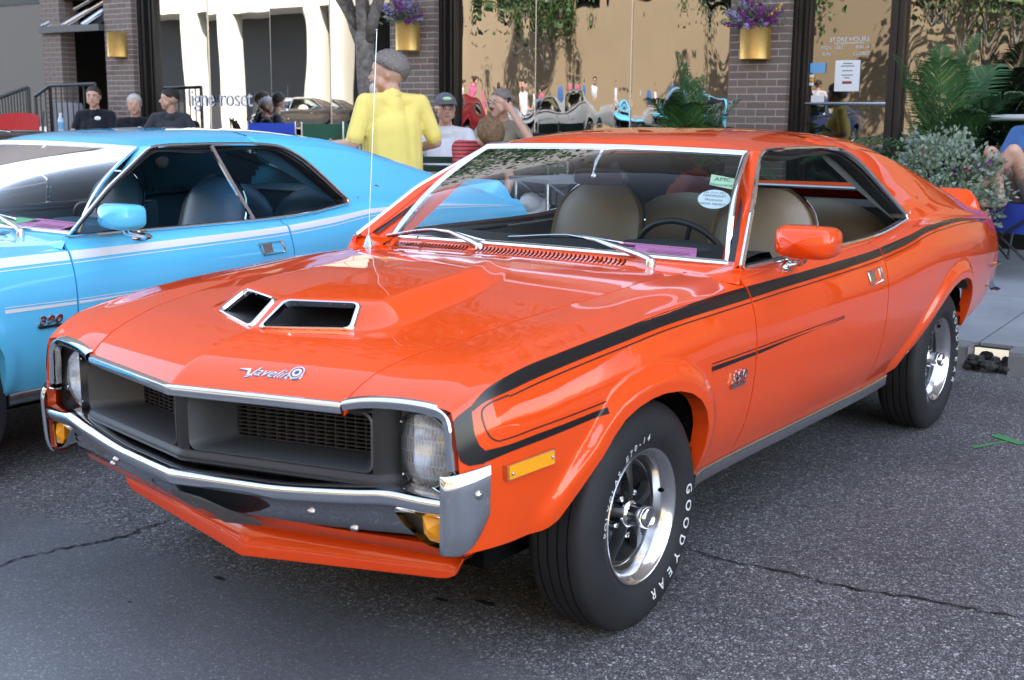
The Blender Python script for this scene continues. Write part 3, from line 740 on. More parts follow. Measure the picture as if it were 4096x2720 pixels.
def wheel_builder():
    """one wheel, axis along y, outer face towards +y"""
    root = empty('wheel')
    t = MB()
    pr = [(.188,-.085),(.205,-.095),(.25,-.103),(.285,-.098),(.308,-.082),(.3185,-.070)]
    for a in (-.045, -.015, .015, .045): pr += [(.322, a - .0135), (.322, a - .003), (.314, a - .0025), (.314, a + .0025), (.322, a + .003), (.322, a + .0135)]
    pr += [(.3185,.070),(.314,.078),(.308,.083),(.300,.089),(.285,.0965),(.268,.1015),(.25,.1035),(.23,.102),(.213,.097),(.203,.090),(.194,.084),(.188,.080)]
    t.lathe(pr, 72, axis='y'); tyre = t.build('tyre', M['rubber'], root, ang=32)
    sw = PC([.194,.203,.213,.23,.25,.268,.285,.300,.308], [.084,.090,.097,.102,.1035,.1015,.0965,.089,.083])
    def arc(txt, rb, size, a0, step, shear=0):
        m = MB()
        for i, chx in enumerate(txt):
            if chx == ' ': continue
            V, F = text_me(chx, size)
            if not len(V): continue
            ang = R_(a0) - R_(step)*i; r = rb + V[:,1]; a = ang - V[:,0]/rb
            m.add(np.stack([r*np.cos(a), sw(r) + .0011, r*np.sin(a)], 1), F)
        return m
    # seen from outside (+y), x to the left; the angle is measured in the x-z plane
    m = MB()
    for txt, size, am, step, rb in (('GOODYEAR', .042, WHEEL_A[0], 12.2, .240), ('POLYGLAS', .027, WHEEL_A[1], 6.0, .226), ('- E70-14', .027, WHEEL_A[2], 6.0, .226)):
        n_ = len(txt)
        for i, chx in enumerate(txt):
            if chx == ' ': continue
            V, F = text_me(chx, size, off=size*.018); cx_ = (V[:,0].max() + V[:,0].min())/2 if len(V) else 0
            ang = R_(am) + R_(step)*(i - (n_-1)/2); r = rb + V[:,1]; a = ang + (V[:,0] - cx_)/rb
            # outside view: text runs clockwise seen from +y (x left, z up)
            m.add(np.stack([-r*np.sin(a), sw(r) + .0012, r*np.cos(a)], 1), [tuple(reversed(f)) for f in F])
    m.build('tyre_lettering', M['letter'], tyre, smooth=False)
    m = MB(); m.lathe([(.189,.078),(.1925,.083),(.190,.0875),(.184,.086),(.179,.080),(.172,.074),(.166,.066),(.161,.052),(.156,.036),(.152,.026),(.147,.024),(.142,.032)], 64, axis='y')
    rim = m.build('rim', M['polish'], root, ang=40)
    m = MB(); m.lathe([(.151,.024),(.1405,.036),(.135,.034),(.128,.018),(.09,-.010),(.05,.006),(.001,.016)], 60, axis='y')
    for k in range(5):
        a = 2*np.pi*k/5 + math.pi/2; d = np.array([math.cos(a), 0, math.sin(a)]); p = np.array([-d[2], 0, d[0]])
        G = []
        for r, hw, h in ((.036,.020,.006),(.06,.017,.008),(.09,.0155,.006),(.12,.022,.0),(.138,.036,-.006)):
            G.append([d*r + p*hw*s_ + np.array([0, .040 + h - (.022 if abs(s_) > .9 else .0 if abs(s_) > .3 else -.002), 0]) for s_ in (-1.05, -.95, -.7, 0, .7, .95, 1.05)])
        m.grid(np.array(G), flip=False)
    m.build('wheel_centre', M['wheelblack'], rim, ang=30)
    m = MB(); m.lathe([(.040,.040),(.038,.050),(.033,.054),(.0315,.085),(.031,.106),(.028,.110),(.025,.108),(.023,.104),(.001,.103)], 36, axis='y'); m.build('hub_cap', M['chrome'], rim, ang=40)
    for k in range(5):
        m = MB(); a = 2*np.pi*(k+.5)/5 + math.pi/2; m.lathe([(.011,.0),(.011,.036),(.008,.042),(.001,.044)], 10, axis='y', M=TM((.062*math.cos(a), 0, .062*math.sin(a)))); m.build('lug_nut', M['chrome'], rim)
    m = MB(); m.ball((-.160,.055,.03), (.008,.010,.007), 12, 8); m.build('valve', M['dark'], rim)
    return root
WHEEL_A = (127, -66, -23)
def car_details(root, doors):
    # stripes on the flanks
    xu = [.702,.682,.65,.585,.373,.109,-.147,-.377,-.607]; zu = [.752,.769,.788,.807,.836,.859,.874,.884,.886]
    xl = [.705,.67,.584,.393,.136,-.113,-.338,-.612]; zl = [.738,.757,.776,.803,.827,.843,.849,.852]
    up = PC(xu + [-.879,-1.234,-1.745,-2.086,-2.393,-2.547,-2.84,-3.193,-3.842], zu + [.889,.896,.907,.931,.957,.959,.954,.937,.888])
    lo = PC(xl + [-.895,-1.205,-1.748,-2.049,-2.358,-2.502,-2.782,-3.3,-3.842], zl + [.859,.866,.881,.901,.934,.940,.943,.921,.886])
    def stripe(m):
        for a, b in ((.700,-.613),(-.624,-1.783),(-1.796,-3.842)):
            xs = np.linspace(a, b, 90); m.grid(strip_side(xs, np.minimum(up(xs), ZP(xs)+.02), lo(xs), .0016, 7), flip=True)
        # front band and lower stripe
        lu = PC([.681,.642,.527,.389,.237], [.650,.652,.663,.672,.682]); ll = PC([.73,.689,.608,.483,.264,.237], [.620,.623,.637,.648,.665,.667])
        xs = np.linspace(.684, .262, 40); m.grid(strip_side(xs, lu(xs), ll(xs), .0016, 5), flip=True)
        xo = PC([.620,.635,.667,.722,.746,.765], [.722,.741,.747,.745,.715,.675]); xi = PC([.620,.652,.662,.70,.736,.752,.765], [.684,.684,.694,.704,.703,.697,.667])
        zz = np.linspace(.621, .757, 30); G = np.empty((30, 8, 3))
        for i, z in enumerate(zz):
            x = np.linspace(float(xo(z)), float(xi(z)), 8)
            G[i] = np.stack([x, YAT(x, np.full(8, z)) + .0016, np.full(8, z)], 1)
        m.grid(G, flip=False)
        lu2 = PC([-.20,-.303,-.61,-.85,-1.337], [.6985,.699,.696,.699,.706]); ll2 = PC([-.20,-.355,-.612,-.852,-1.337], [.680,.679,.679,.688,.7045])
        for a, b in ((-.30,-.613),(-.624,-1.335)):
            xs = np.linspace(a, b, 40); m.grid(strip_side(xs, lu2(xs) - .006, ll2(xs), .0016, 4), flip=True)
            m.grid(strip_side(xs, lu2(xs) + .004, lu2(xs) + .001, .0016, 3), flip=True)
        for a, b in ((.60,-.613),(-.624,-1.783),(-1.796,-3.60)):
            xs = np.linspace(a, b, 70); d = .010*np.clip((xs + 3.7)/.8, .2, 1); m.grid(strip_side(xs, lo(xs) - d, lo(xs) - d - .0035, .0016, 3), flip=True)
        xs = np.linspace(.64, .262, 40); m.grid(strip_side(xs, lu(xs) + .016, lu(xs) + .0125, .0016, 3), flip=True)
        K = smoothP([(.60,.7635),(.655,.752),(.676,.738),(.676,.71),(.668,.685),(.655,.672),(.64,.6665)], 30)
        k2 = K + np.stack([-np.gradient(K[:,1]), np.gradient(K[:,0])], 1)/np.linalg.norm(np.gradient(K, axis=0), axis=1)[:, None]*.0035
        m.grid(np.stack([path_on_side(K, .0016), path_on_side(k2, .0016)]))
    both(stripe, 'side_stripe', M['stripe'], root, ang=180)
    # side-window trim: bright outer moulding and black weatherstrip
    DLO = [(-.640,.800,.942),(-.90,.712,1.118),(-1.185,.600,1.262),(-1.235,.594,1.279),(-1.40,.596,1.2845),(-1.65,.599,1.2855),(-1.86,.600,1.280),(-1.985,.616,1.263),(-2.085,.658,1.205),(-2.17,.715,1.115),(-2.232,.768,1.035),(-2.262,.790,1.000),(-2.258,.794,.988)]
    BEL = [(-2.258,.794,.988),(-2.0,.797,.957),(-1.79,.798,.945),(-1.2,.807,.941),(-.64,.807,.940)]
    def trim(m):
        K = np.concatenate([lerpP(DLO[:3], 16)[:-1], smoothP(DLO[2:], 60)]); m.tube(K, .0085, 8)
        m.tube(smoothP(BEL, 40), .006, 6)
    both(trim, 'window_trim', M['chrome'], root)
    def seal(m):
        K = np.concatenate([lerpP(DLO[:3], 16)[:-1], smoothP(DLO[2:], 60)])
        c0 = np.array([-1.5,.76,1.08]); d = c0 - K; d[:,1] = 0; d /= np.linalg.norm(d, axis=1)[:, None]
        m.grid(np.stack([K + d*.004 - [0,.004,0], K + d*.012 - [0,.000,0], K + d*.022 - [0,.004,0], K + d*.026 - [0,.016,0], K + d*.040 - [0,.016,0], K + d*.046 - [0,.03,0], K + d*.050 - [0,.07,0]]), flip=True)
        B = smoothP(BEL, 40); m.grid(np.stack([B + [0,-.004,-.002], B + [0,-.018,.006], B + [0,-.03,-.004]]), flip=True)
    both(seal, 'window_seal', M['black'], root)
    # windscreen with bright surround
    nb = 33; v = np.linspace(-1, 1, nb)
    base = np.stack([-.655 - .085*v*v, .713*v, .946 - .014*v*v], 1); top = np.stack([-1.098 - .070*v*v, .565*v, 1.288 - .013*v*v], 1)
    G = np.stack([base*(1-t) + top*t + np.array([.030, 0, .024])*math.sin(math.pi*t) for t in np.linspace(0, 1, 12)])
    m = MB(); m.grid(G); m.build('windscreen', M['wsglass'], root, ang=180)
    m = MB()
    pr = [(-.002,-.004),(.0,.006),(.005,.0095),(.015,.0085),(.022,.003),(.022,-.006)]
    def edge(K, inn, nrm):
        K = np.asarray(K); m.grid(np.stack([K + inn*(a - .003) + nrm*b for a, b in pr], 1), flip=edge.fl)
    N = np.array([.62, 0, .78])
    edge.fl = True; edge(base, (top - base)/np.linalg.norm(top - base, axis=1)[:, None], N)
    edge.fl = False; edge(top + N*.002, (base - top)/np.linalg.norm(top - base, axis=1)[:, None], N)
    for sg, k in ((1, -1), (-1, 0)):
        K = G[:, k]; edge.fl = sg > 0; edge(K, np.tile(np.array([-.05, -sg*1.0, -.0]), (12, 1)), N + np.array([0, .25*sg, 0]))
    m.build('windscreen_trim', M['chrome'], root, ang=35)
    # wipers
    for px, tipa, tipb, mid in ((-.205, (-.655,-.66,.945), (-.665,-.205,.952), (-.705,-.47,.978)), (.485, (-.690,-.12,.970), (-.700,.345,.978), (-.722,.115,.992))):
        m = MB(); piv = np.array([-.632, px, .930])
        m.lathe([(.017,-.012),(.016,.004),(.012,.016),(.001,.018)], 14, M=TM(piv))
        K = np.array([piv + [0,0,.012], piv + [-.02,-.05,.022], (piv*.35 + np.array(mid)*.65) + [0,0,.016], np.array(mid)])
        m.tube(K, [.012,.0125,.0065,.0045], 8)
        w_ = m.build('wiper', M['dchrome'], root)
        b = MB(); B = smoothP([tipa, np.array(mid) + [0,0,-.004], tipb], 16)
        b.tube(B + [0,0,.004], .0035, 6); b.build('wiper_blade', M['chrome'], w_)
        b = MB(); b.tube(B - [.002,0,.004], .003, 5); b.build('wiper_rubber', M['black'], w_)
    # aerial on the right fender
    m = MB(); m.lathe([(.030,-.012),(.027,.004),(.019,.012),(.012,.034),(.006,.046),(.004,.050)], 16, M=TM((-.603,-.705,.900)))
    m.tube([(-.603,-.705,.945),(-.66,-.703,1.700)], .0015, 6); m.ball((-.66,-.703,1.702), .0045, 8, 6); m.build('aerial', M['dchrome'], root)
    # door furniture
    for d, sg in zip(doors, (1, -1)):
        m = MB(); q_ = [(-1.577,.842),(-1.722,.846),(-1.732,.794),(-1.597,.788)]
        q_ = np.array(q_); c_ = q_.mean(0); K = lerpP(np.concatenate([q_, q_[:1]]), 41)[:-1]
        def ring(g, o): k_ = c_ + (K - c_)*g; return path_on_side(k_, o)
        m.grid(np.stack([ring(1.04,-.002), ring(1.03,.006), ring(.97,.007), ring(.92,.003), ring(.85,-.012)]), cv=True)
        if sg < 0: m = m.mirrored()
        h = m.build('door_handle', M['chrome'], d, ang=40)
        m = MB(); k_ = ring(.86, -.010); m.add(k_, [tuple(range(40))])
        b = MB(); q3 = np.array([(-1.60,.836),(-1.655,.838),(-1.66,.800),(-1.606,.795)]); b.prism(path_on_side(q3, -.008), (0, .010, 0))
        if sg < 0: m, b = m.mirrored(), b.mirrored()
        m.build('handle_recess', M['dchrome'], h); b.build('handle_paddle', M['dchrome'], h, ang=30)
    # mirror on the left door
    m = MB(); n, k = 20, 14; G = np.empty((k, n, 3))
    for i, t in enumerate(np.linspace(0, 1, k)):
        s_ = [0, .55, .78, .90, .97, 1, 1, 1, .99, .97, .95, .93, .90, .80][i]
        for j in range(n):
            a = 2*np.pi*j/n; cx_, sz_ = math.cos(a), math.sin(a); e_ = .42
            yy = .098*np.sign(cx_)*abs(cx_)**e_*s_; zz = .052*np.sign(sz_)*abs(sz_)**(e_+.1)*s_ 
            G[i, j] = (.085 - .150*t, yy, zz)
    Mx = TM((-.78,.955,1.020), (0, 0, R_(-8)))
    m.grid(tf(Mx, G.reshape(-1, 3)).reshape(G.shape), cv=True, flip=True)
    mir = m.build('door_mirror', M['paint'], doors[0], ang=60)
    m = MB(); f = tf(Mx, np.array(G[-1])*[1, .96, .94] + [.006, 0, 0]); m.add(f, [tuple(range(n))]); m.build('mirror_glass', M['chrome'], mir)
    m = MB(); K = smoothP([(-.985,.812,.915),(-.965,.835,.922),(-.90,.875,.935),(-.82,.925,.955),(-.80,.945,.982)], 14); m.tube(K, [.020,.018,.014,.0125,.012,.012,.012,.012,.012,.012,.012,.0125,.013,.014], 10)
    m.ball((-.985,.812,.910), (.055,.018,.020), 14, 8); m.build('mirror_stem', M['chrome'], mir)
    # badges, marker lamps
    def on_side(V, x0, z0, sx=-1, off=.001, ang=0):
        V = np.asarray(V, float); c_, s_ = math.cos(ang), math.sin(ang); a = V[:,0]*c_ - V[:,1]*s_; b = V[:,0]*s_ + V[:,1]*c_
        X = x0 + sx*a; Z = z0 + b; return np.stack([X, YAT(X, Z) + off + V[:,2], Z], 1)
    def mk(name, V, F, mt, flip=False):
        return V, F
    for sg in (1, -1):
        V, F = text_me('390', .044, .003, .2, .0006, 1.12, off=.0016)
        V[:,0] *= 1.45; V2, F2 = text_me('390', .044, .003, .2, 0, 1.12, off=-.0012); V2[:,0] *= 1.45
        m = MB(); m.add(on_side(V, -.485, .632, -1, .005), F)
        r = MB(); V2[:,2] = np.where(V2[:,2] > 0, .0046, .002); r.add(on_side(V2, -.485, .632, -1, .005), F2)
        b = MB(); q_ = [(-.046,-.030),(.048,-.030),(.056,-.019),(-.054,-.019)]; A = on_side([(a, c_, 0) for a, c_ in q_], -.485, .632, -1, .0005); b.prism(A, (0, .006, 0))
        if sg < 0: m, r, b = m.mirrored(), r.mirrored(), b.mirrored()
        bd = m.build('engine_badge', M['chrome'], root, smooth=False); r.build('badge_fill', M['red'], bd, smooth=False); b.build('badge_bar', M['dchrome'], bd, smooth=False)
        m = MB(); q_ = np.array([(.636,.607),(.481,.620),(.479,.583),(.634,.571)])
        m.prism(path_on_side(q_, -.001), (0, .014, 0)); ln = MB(); c_ = q_.mean(0); ln.prism(path_on_side(c_ + (q_ - c_)*[.94, .86], .012), (0, .004, 0))
        scw = MB()
        for a, c2 in ((.622,.588),(.492,.602)): scw.ball((a, float(YAT([a], [c2])[0]) + .0165, c2), .0045, 8, 6)
        if sg < 0: m, ln, scw = m.mirrored(), ln.mirrored(), scw.mirrored()
        mk_ = m.build('side_marker', M['chrome'], root, smooth=False); ln.build('marker_lens', M['amber'], mk_, smooth=False); scw.build('marker_screw', M['dchrome'], mk_)
        # sail-panel script and roundel
        def sail(V, x0, z0, off=.002):
            V = np.asarray(V, float); X = x0 - V[:,0]; Z = z0 + V[:,1]; Y = .752 - (Z - 1.045)*.60 + (X + 2.52)*.02
            return np.stack([X, Y + off + V[:,2], Z], 1)
        V, F = text_me('Javelin', .045, .002, .5); V[:,0] *= 1.2
        m = MB(); m.add(sail(V, -2.41, 1.030), F)
        if sg < 0: m = m.mirrored()
        sc_ = m.build('sail_script', M['chrome'], root, smooth=False)
        if sg > 0: th_m = sail
        m = MB(); th = np.linspace(0, 2*np.pi, 20, endpoint=False)
        for mi, (ra, rb, h_) in enumerate([(.0001,.009,.005),(.009,.017,.0045),(.017,.024,.005)]):
            Gq = np.array([[[q*math.cos(a), q*math.sin(a), h_] for a in th] for q in (ra, rb)]); m.grid(sail(Gq.reshape(-1, 3), -2.515, 1.044).reshape(Gq.shape), mi, cv=True)
        if sg < 0: m = m.mirrored()
        m.build('sail_roundel', [M['navy'], M['white_stripe'], M['red']], root, smooth=False)

def car_cabin(root):
    T, Se = M['trim'], M['seat']
    m = MB(); m.box((-2.75,-.72,.30), (-.70,.72,.34)); m.build('cabin_floor', M['dark'], root)
    for sg in (1, -1):
        m = MB(); m.grid(np.array([[(x, sg*y, z) for x in (-.70,-1.2,-1.80,-2.3)] for y, z in ((.78,.935),(.765,.925),(.755,.88),(.75,.70),(.75,.35))]), flip=sg < 0)
        d = m.build('door_card', T, root)
        m = MB(); m.tube([(-.72, sg*.762,.905), (-2.25, sg*.752,.925)], .006, 6); m.build('door_card_trim', M['chrome'], d)
        m = MB(); G = []
        for t in np.linspace(0, 1, 8):   # inner face of the roof side and sail panel
            G.append([(-1.80 - .42*t, sg*(.565 + .19*t**1.2), 1.27 - .29*t), (-2.2 - .2*t, sg*(.50 + .22*t), 1.285 - .28*t), (-2.6 - .2*t, sg*(.50+.14*t), 1.20 - .25*t)])
        m.grid(np.array(G), flip=sg > 0); q = m.build('sail_lining', T, root)
        m = MB(); m.ball((-2.22, sg*.60, 1.16), (.045,.02,.045), 16, 8); m.build('courtesy_lamp', M['plate'], q)
    m = MB(); y = np.linspace(-.70, .70, 21)
    G = [[(x0 - .05*(a/.7)**2, a, z) for a in y] for x0, z in ((-.69,.925),(-.80,.935),(-.95,.948),(-1.03,.945),(-1.06,.92),(-1.04,.86),(-1.0,.80),(-.98,.62))]
    m.grid(np.array(G)); m.ball((-1.02,.36,.935), (.10,.24,.035), 18, 8); m.build('dashboard', M['dash'], root, ang=60)
    m = MB(); c_ = np.array([-1.155,.335,.865]); th = np.linspace(0, 2*np.pi, 49)[:-1]; ax = Euler((0, R_(-62), 0)).to_matrix()
    ring = np.array([c_ + np.array(ax @ Vector((.188*math.cos(a), .188*math.sin(a), 0))) for a in th]); m.tube(ring, .0115 + .0012*np.sin(th*24), 8, closed=True)
    for a in (20, 160, 270): m.tube([c_ + np.array(ax @ Vector((0, 0, -.03))), c_ + np.array(ax @ Vector((.185*math.cos(R_(a)), .185*math.sin(R_(a)), 0)))], .010, 6)
    m.tube([c_, c_ + [.16, 0, -.10]], .03, 10); m.build('steering_wheel', M['black'], root)
    for sg in (1, -1):
        m = MB(); ny_, nz_ = 16, 22
        for face in (0, 1):
            G = np.empty((nz_, ny_, 3))
            for i, t in enumerate(np.linspace(0, 1, nz_)):
                wd = .245 - .03*t - .13*max(0, (t-.70)/.30)**2.6; z = .52 + .60*t; 
                for j, s_ in enumerate(np.linspace(-1, 1, ny_)):
                    th_ = (.055 if face else -.075)*(1 - abs(s_)**4)*(1 - max(0, (t-.85)/.15)**3) + (.03*abs(s_)**2 if not face else 0)
                    G[i, j] = (-1.60 - .17*t - th_*1.0, sg*.385 + wd*s_, z)
            m.grid(G, flip=bool(face))
        # the front face carries a scooped lower cushion
        se = m.build('front_seat', Se, root, ang=60, merge=.004)
        b = MB(); b.ball((-1.545, sg*.385, .70), (.055,.17,.17), 18, 10); b.ball((-1.36, sg*.385, .50), (.28,.25,.09), 20, 10); b.build('seat_cushion', Se, se)
        p = MB(); K = [( -1.60 - .17*t - .0, sg*.385 + sgn*(.245 - .03*t - .13*max(0, (t-.70)/.30)**2.6), .52 + .60*t) for sgn, tt in ((1, np.linspace(.3, 1, 14)), (-1, np.linspace(1, .3, 14))) for t in tt]
        p.tube(np.array(K) + [-.02, 0, .002], .006, 6); p.build('seat_piping', M['chrome'], se)
    m = MB()
    for a in (-.34, .34): m.ball((-2.28, a, .55), (.30,.34,.12), 20, 10); m.ball((-2.50, a, .82), (.10,.34,.22), 20, 12)
    m.build('rear_seat', Se, root); m = MB(); m.box((-3.10,-.60,.985), (-2.60,.60,1.005)); m.box((-2.66,-.62,.55), (-2.60,.62,1.0)); m.build('parcel_shelf', T, root)
    m = MB(); G = []
    n_ = 18
    for d, s_ in ((-.022,.90),(-.014,1),(.010,1),(.020,.92)):
        G.append([(d, .105*s_*np.sign(math.cos(a))*abs(math.cos(a))**.35, .029*s_*np.sign(math.sin(a))*abs(math.sin(a))**.45) for a in np.linspace(0, 2*np.pi, n_, endpoint=False)])
    G = np.array(G); Mx = TM((-1.02,.055,1.178), (0, R_(8), R_(6))); G2 = tf(Mx, G.reshape(-1, 3)).reshape(G.shape); m.grid(G2, cv=True, flip=True)
    for k, fl in ((0, True), (-1, False)): m.add(G2[k], [tuple(range(n_)) if not fl else tuple(reversed(range(n_)))])
    mr = m.build('rear_view_mirror', M['black'], root, ang=40)
    m = MB(); m.tube([(-.99,.04,1.180),(-1.02,.035,1.235),(-1.07,.03,1.272)], .006, 6); m.ball((-.99,.045,1.182), .012, 8, 6); m.build('mirror_stalk', M['chrome'], mr)
def build_car():
    root = empty('parked_car', label='orange two-door coupe with black side stripes and twin hood scoops', cat='car', group='cars parked backed up to the kerb')
    hood, doors = car_body(root); car_front(root); car_details(root, doors); car_cabin(root)
    wh = wheel_builder(); wh.parent = root
    for i, (x, y, sg) in enumerate(((0, .745, 1), (-2.769, .730, 1), (0, -.745, -1), (-2.769, -.730, -1))):
        k = wh if i == 0 else copy_tree(wh, root)
        k.location = (x, y, .317); k.rotation_euler = (0, R_((0, 47, 0, 130)[i]), 0 if sg > 0 else math.pi)
    return root
coupe = build_car()
def part_of(root, base): return [o for o in root.children if o.name.split('.')[0] == base]
BLUEMAP = {'orange_paint': M['blue_paint'], 'black_stripe': M['white_stripe'], 'tan_vinyl': M['seat_blue'], 'olive_trim': M['trim_blue'], 'dash_pad': M['trim_blue']}
def car_copy(paint, loc, rz, label, group, extra=None):
    mp = dict(extra or {}); mp.setdefault('orange_paint', M[paint])
    c = copy_tree(coupe, None, mp); c.location = loc; c.rotation_euler = (0, 0, rz); c['label'] = label; c['group'] = group; return c
blue = car_copy('blue_paint', (.530, -2.655, -.032), R_(-.5), 'sky-blue two-door coupe with white side stripes beside the orange car', 'cars parked backed up to the kerb', BLUEMAP)
black = car_copy('black_paint', (.15, -5.75, -.06), R_(-1), 'black car mostly hidden beyond the sky-blue coupe', 'cars parked backed up to the kerb', {'orange_paint': M['black_paint'], 'tan_vinyl': M['black'], 'black_stripe': M['black_paint']})
# rear side glass and its bright post on the blue car only
def qglass(m):
    m.grid(np.array([[(-1.60,.790,.95),(-1.78,.785,.955),(-2.24,.778,1.0)],[(-1.57,.69,1.12),(-1.78,.69,1.125),(-2.14,.695,1.13)],[(-1.545,.600,1.27),(-1.75,.60,1.272),(-1.93,.605,1.262)]]))
both(qglass, 'quarter_glass', M['sideglass'], blue, ang=180)
def qpost(m): m.sweep(np.array([(-1.615,.797,.945),(-1.575,.70,1.115),(-1.545,.606,1.275)]), [(-.012,.0),(-.010,.008),(.010,.008),(.012,0)], U=(0, .87, .5))
both(qpost, 'quarter_post', M['chrome'], blue)
# papers on the two dashboards, stickers on the windscreen
def paper(name, car_m, quad, mt, label, lines, tx=None):
    q = tf(car_m, np.array(quad, float)); m = MB(); m.add(q, [(0, 1, 2, 3)]); m.add(q - [0, 0, .001], [(3, 2, 1, 0)]); o = m.build(name, M[mt], None, smooth=False); tag(o, label, 'paper')
    if lines:
        e = MB(); ux, uy = q[1] - q[0], q[3] - q[0]
        for a, b_, c_, d_ in lines: e.add([q[0] + ux*a + uy*c_ + [0,0,.001], q[0] + ux*b_ + uy*c_ + [0,0,.001], q[0] + ux*b_ + uy*d_ + [0,0,.001], q[0] + ux*a + uy*d_ + [0,0,.001]], [(0, 1, 2, 3)])
        e.build('print', M['ink'], o, smooth=False)
        if tx:
            for s_, u0, v0, sz in tx:
                V, F = text_me(s_, sz); e = MB(); k1 = ux/np.linalg.norm(ux); k2 = uy/np.linalg.norm(uy); e.add(q[0] + ux*u0 + uy*v0 + np.outer(V[:,0], k1) + np.outer(V[:,1], k2) + [0, 0, .0012], F); e.build('heading', M['ink'], o, smooth=False)
    return o
LN = [(.06,.22,.55,.80),(.06,.24,.42,.46),(.40,.92,.44,.47),(.38,.94,.32,.35),(.42,.85,.22,.24),(.42,.85,.14,.16)]
I4 = np.eye(4)
paper('show_card', I4, [(-.765,.275,.9405),(-.745,.59,.9395),(-.93,.50,.9555),(-.95,.185,.9560)], 'pink', 'pink show card lying on the dashboard of the orange coupe', LN, [('DOWNTOWN BIRMINGHAM', .62, .84, .020), ('CAR CLUB: NATIONAL CAR CLUB', .62, .60, .015)])
Mb = np.array(Matrix.Translation((.530,-2.655,-.032)) @ Euler((0, 0, R_(-.5))).to_matrix().to_4x4())
paper('show_card', Mb, [(-.765,.20,.9405),(-.745,.56,.9395),(-.93,.48,.9555),(-.95,.12,.9560)], 'pink', 'pink show card lying on the dashboard of the sky-blue coupe', LN, [('DOWNTOWN BIRMINGHAM', .62, .84, .020)])
paper('leaflet', Mb, [(-.80,.02,.9445),(-.78,.20,.9435),(-.92,.16,.954),(-.94,.0,.9545)], 'green_paper', 'green leaflet beside the pink card in the sky-blue coupe', [])
def wsp(v, t, o=-.006):
    b = np.array([-.655 - .085*v*v, .713*v, .946 - .014*v*v]); a = np.array([-1.098 - .070*v*v, .565*v, 1.288 - .013*v*v]); return b*(1-t) + a*t + np.array([.030, 0, .024])*math.sin(math.pi*t) + np.array([.62, 0, .78])*o
def decal(name, poly, mt, label, txt):
    m = MB(); P = np.array([wsp(v, t) for v, t in poly]); m.add(P, [tuple(range(len(P)))]); o = m.build(name, M[mt], None, smooth=False); tag(o, label, 'sticker')
    c_ = np.mean(poly, axis=0)
    for s_, dv, dt, sz in txt:
        V, F = text_me(s_, sz); e = MB(); e.add(np.array([wsp(c_[0] + dv + a/.63, c_[1] + dt + b_/.56, -.004) for a, b_, _ in V]), F); e.build('print', M['sticker_ink'], o, smooth=False)
decal('inspection_sticker', [(.83,.745),(.965,.715),(.985,.60),(.84,.635)], 'sticker_green', 'pale green square sticker high on the orange coupe windscreen', [('AMC', 0, .02, .028), ('Motorama', 0, -.035, .018)])
th = np.linspace(0, 2*np.pi, 28, endpoint=False)
decal('show_sticker', [(.885 + .085*math.cos(a), .505 + .085*math.sin(a)) for a in th], 'sticker_white', 'white oval sticker below the green one on the windscreen', [('July 12-15, 2001', 0, .055, .011), ('CHEVROLET', 0, .025, .014), ('Motorama', 0, -.01, .014), ('SHOW VEHICLE', 0, -.048, .014)])
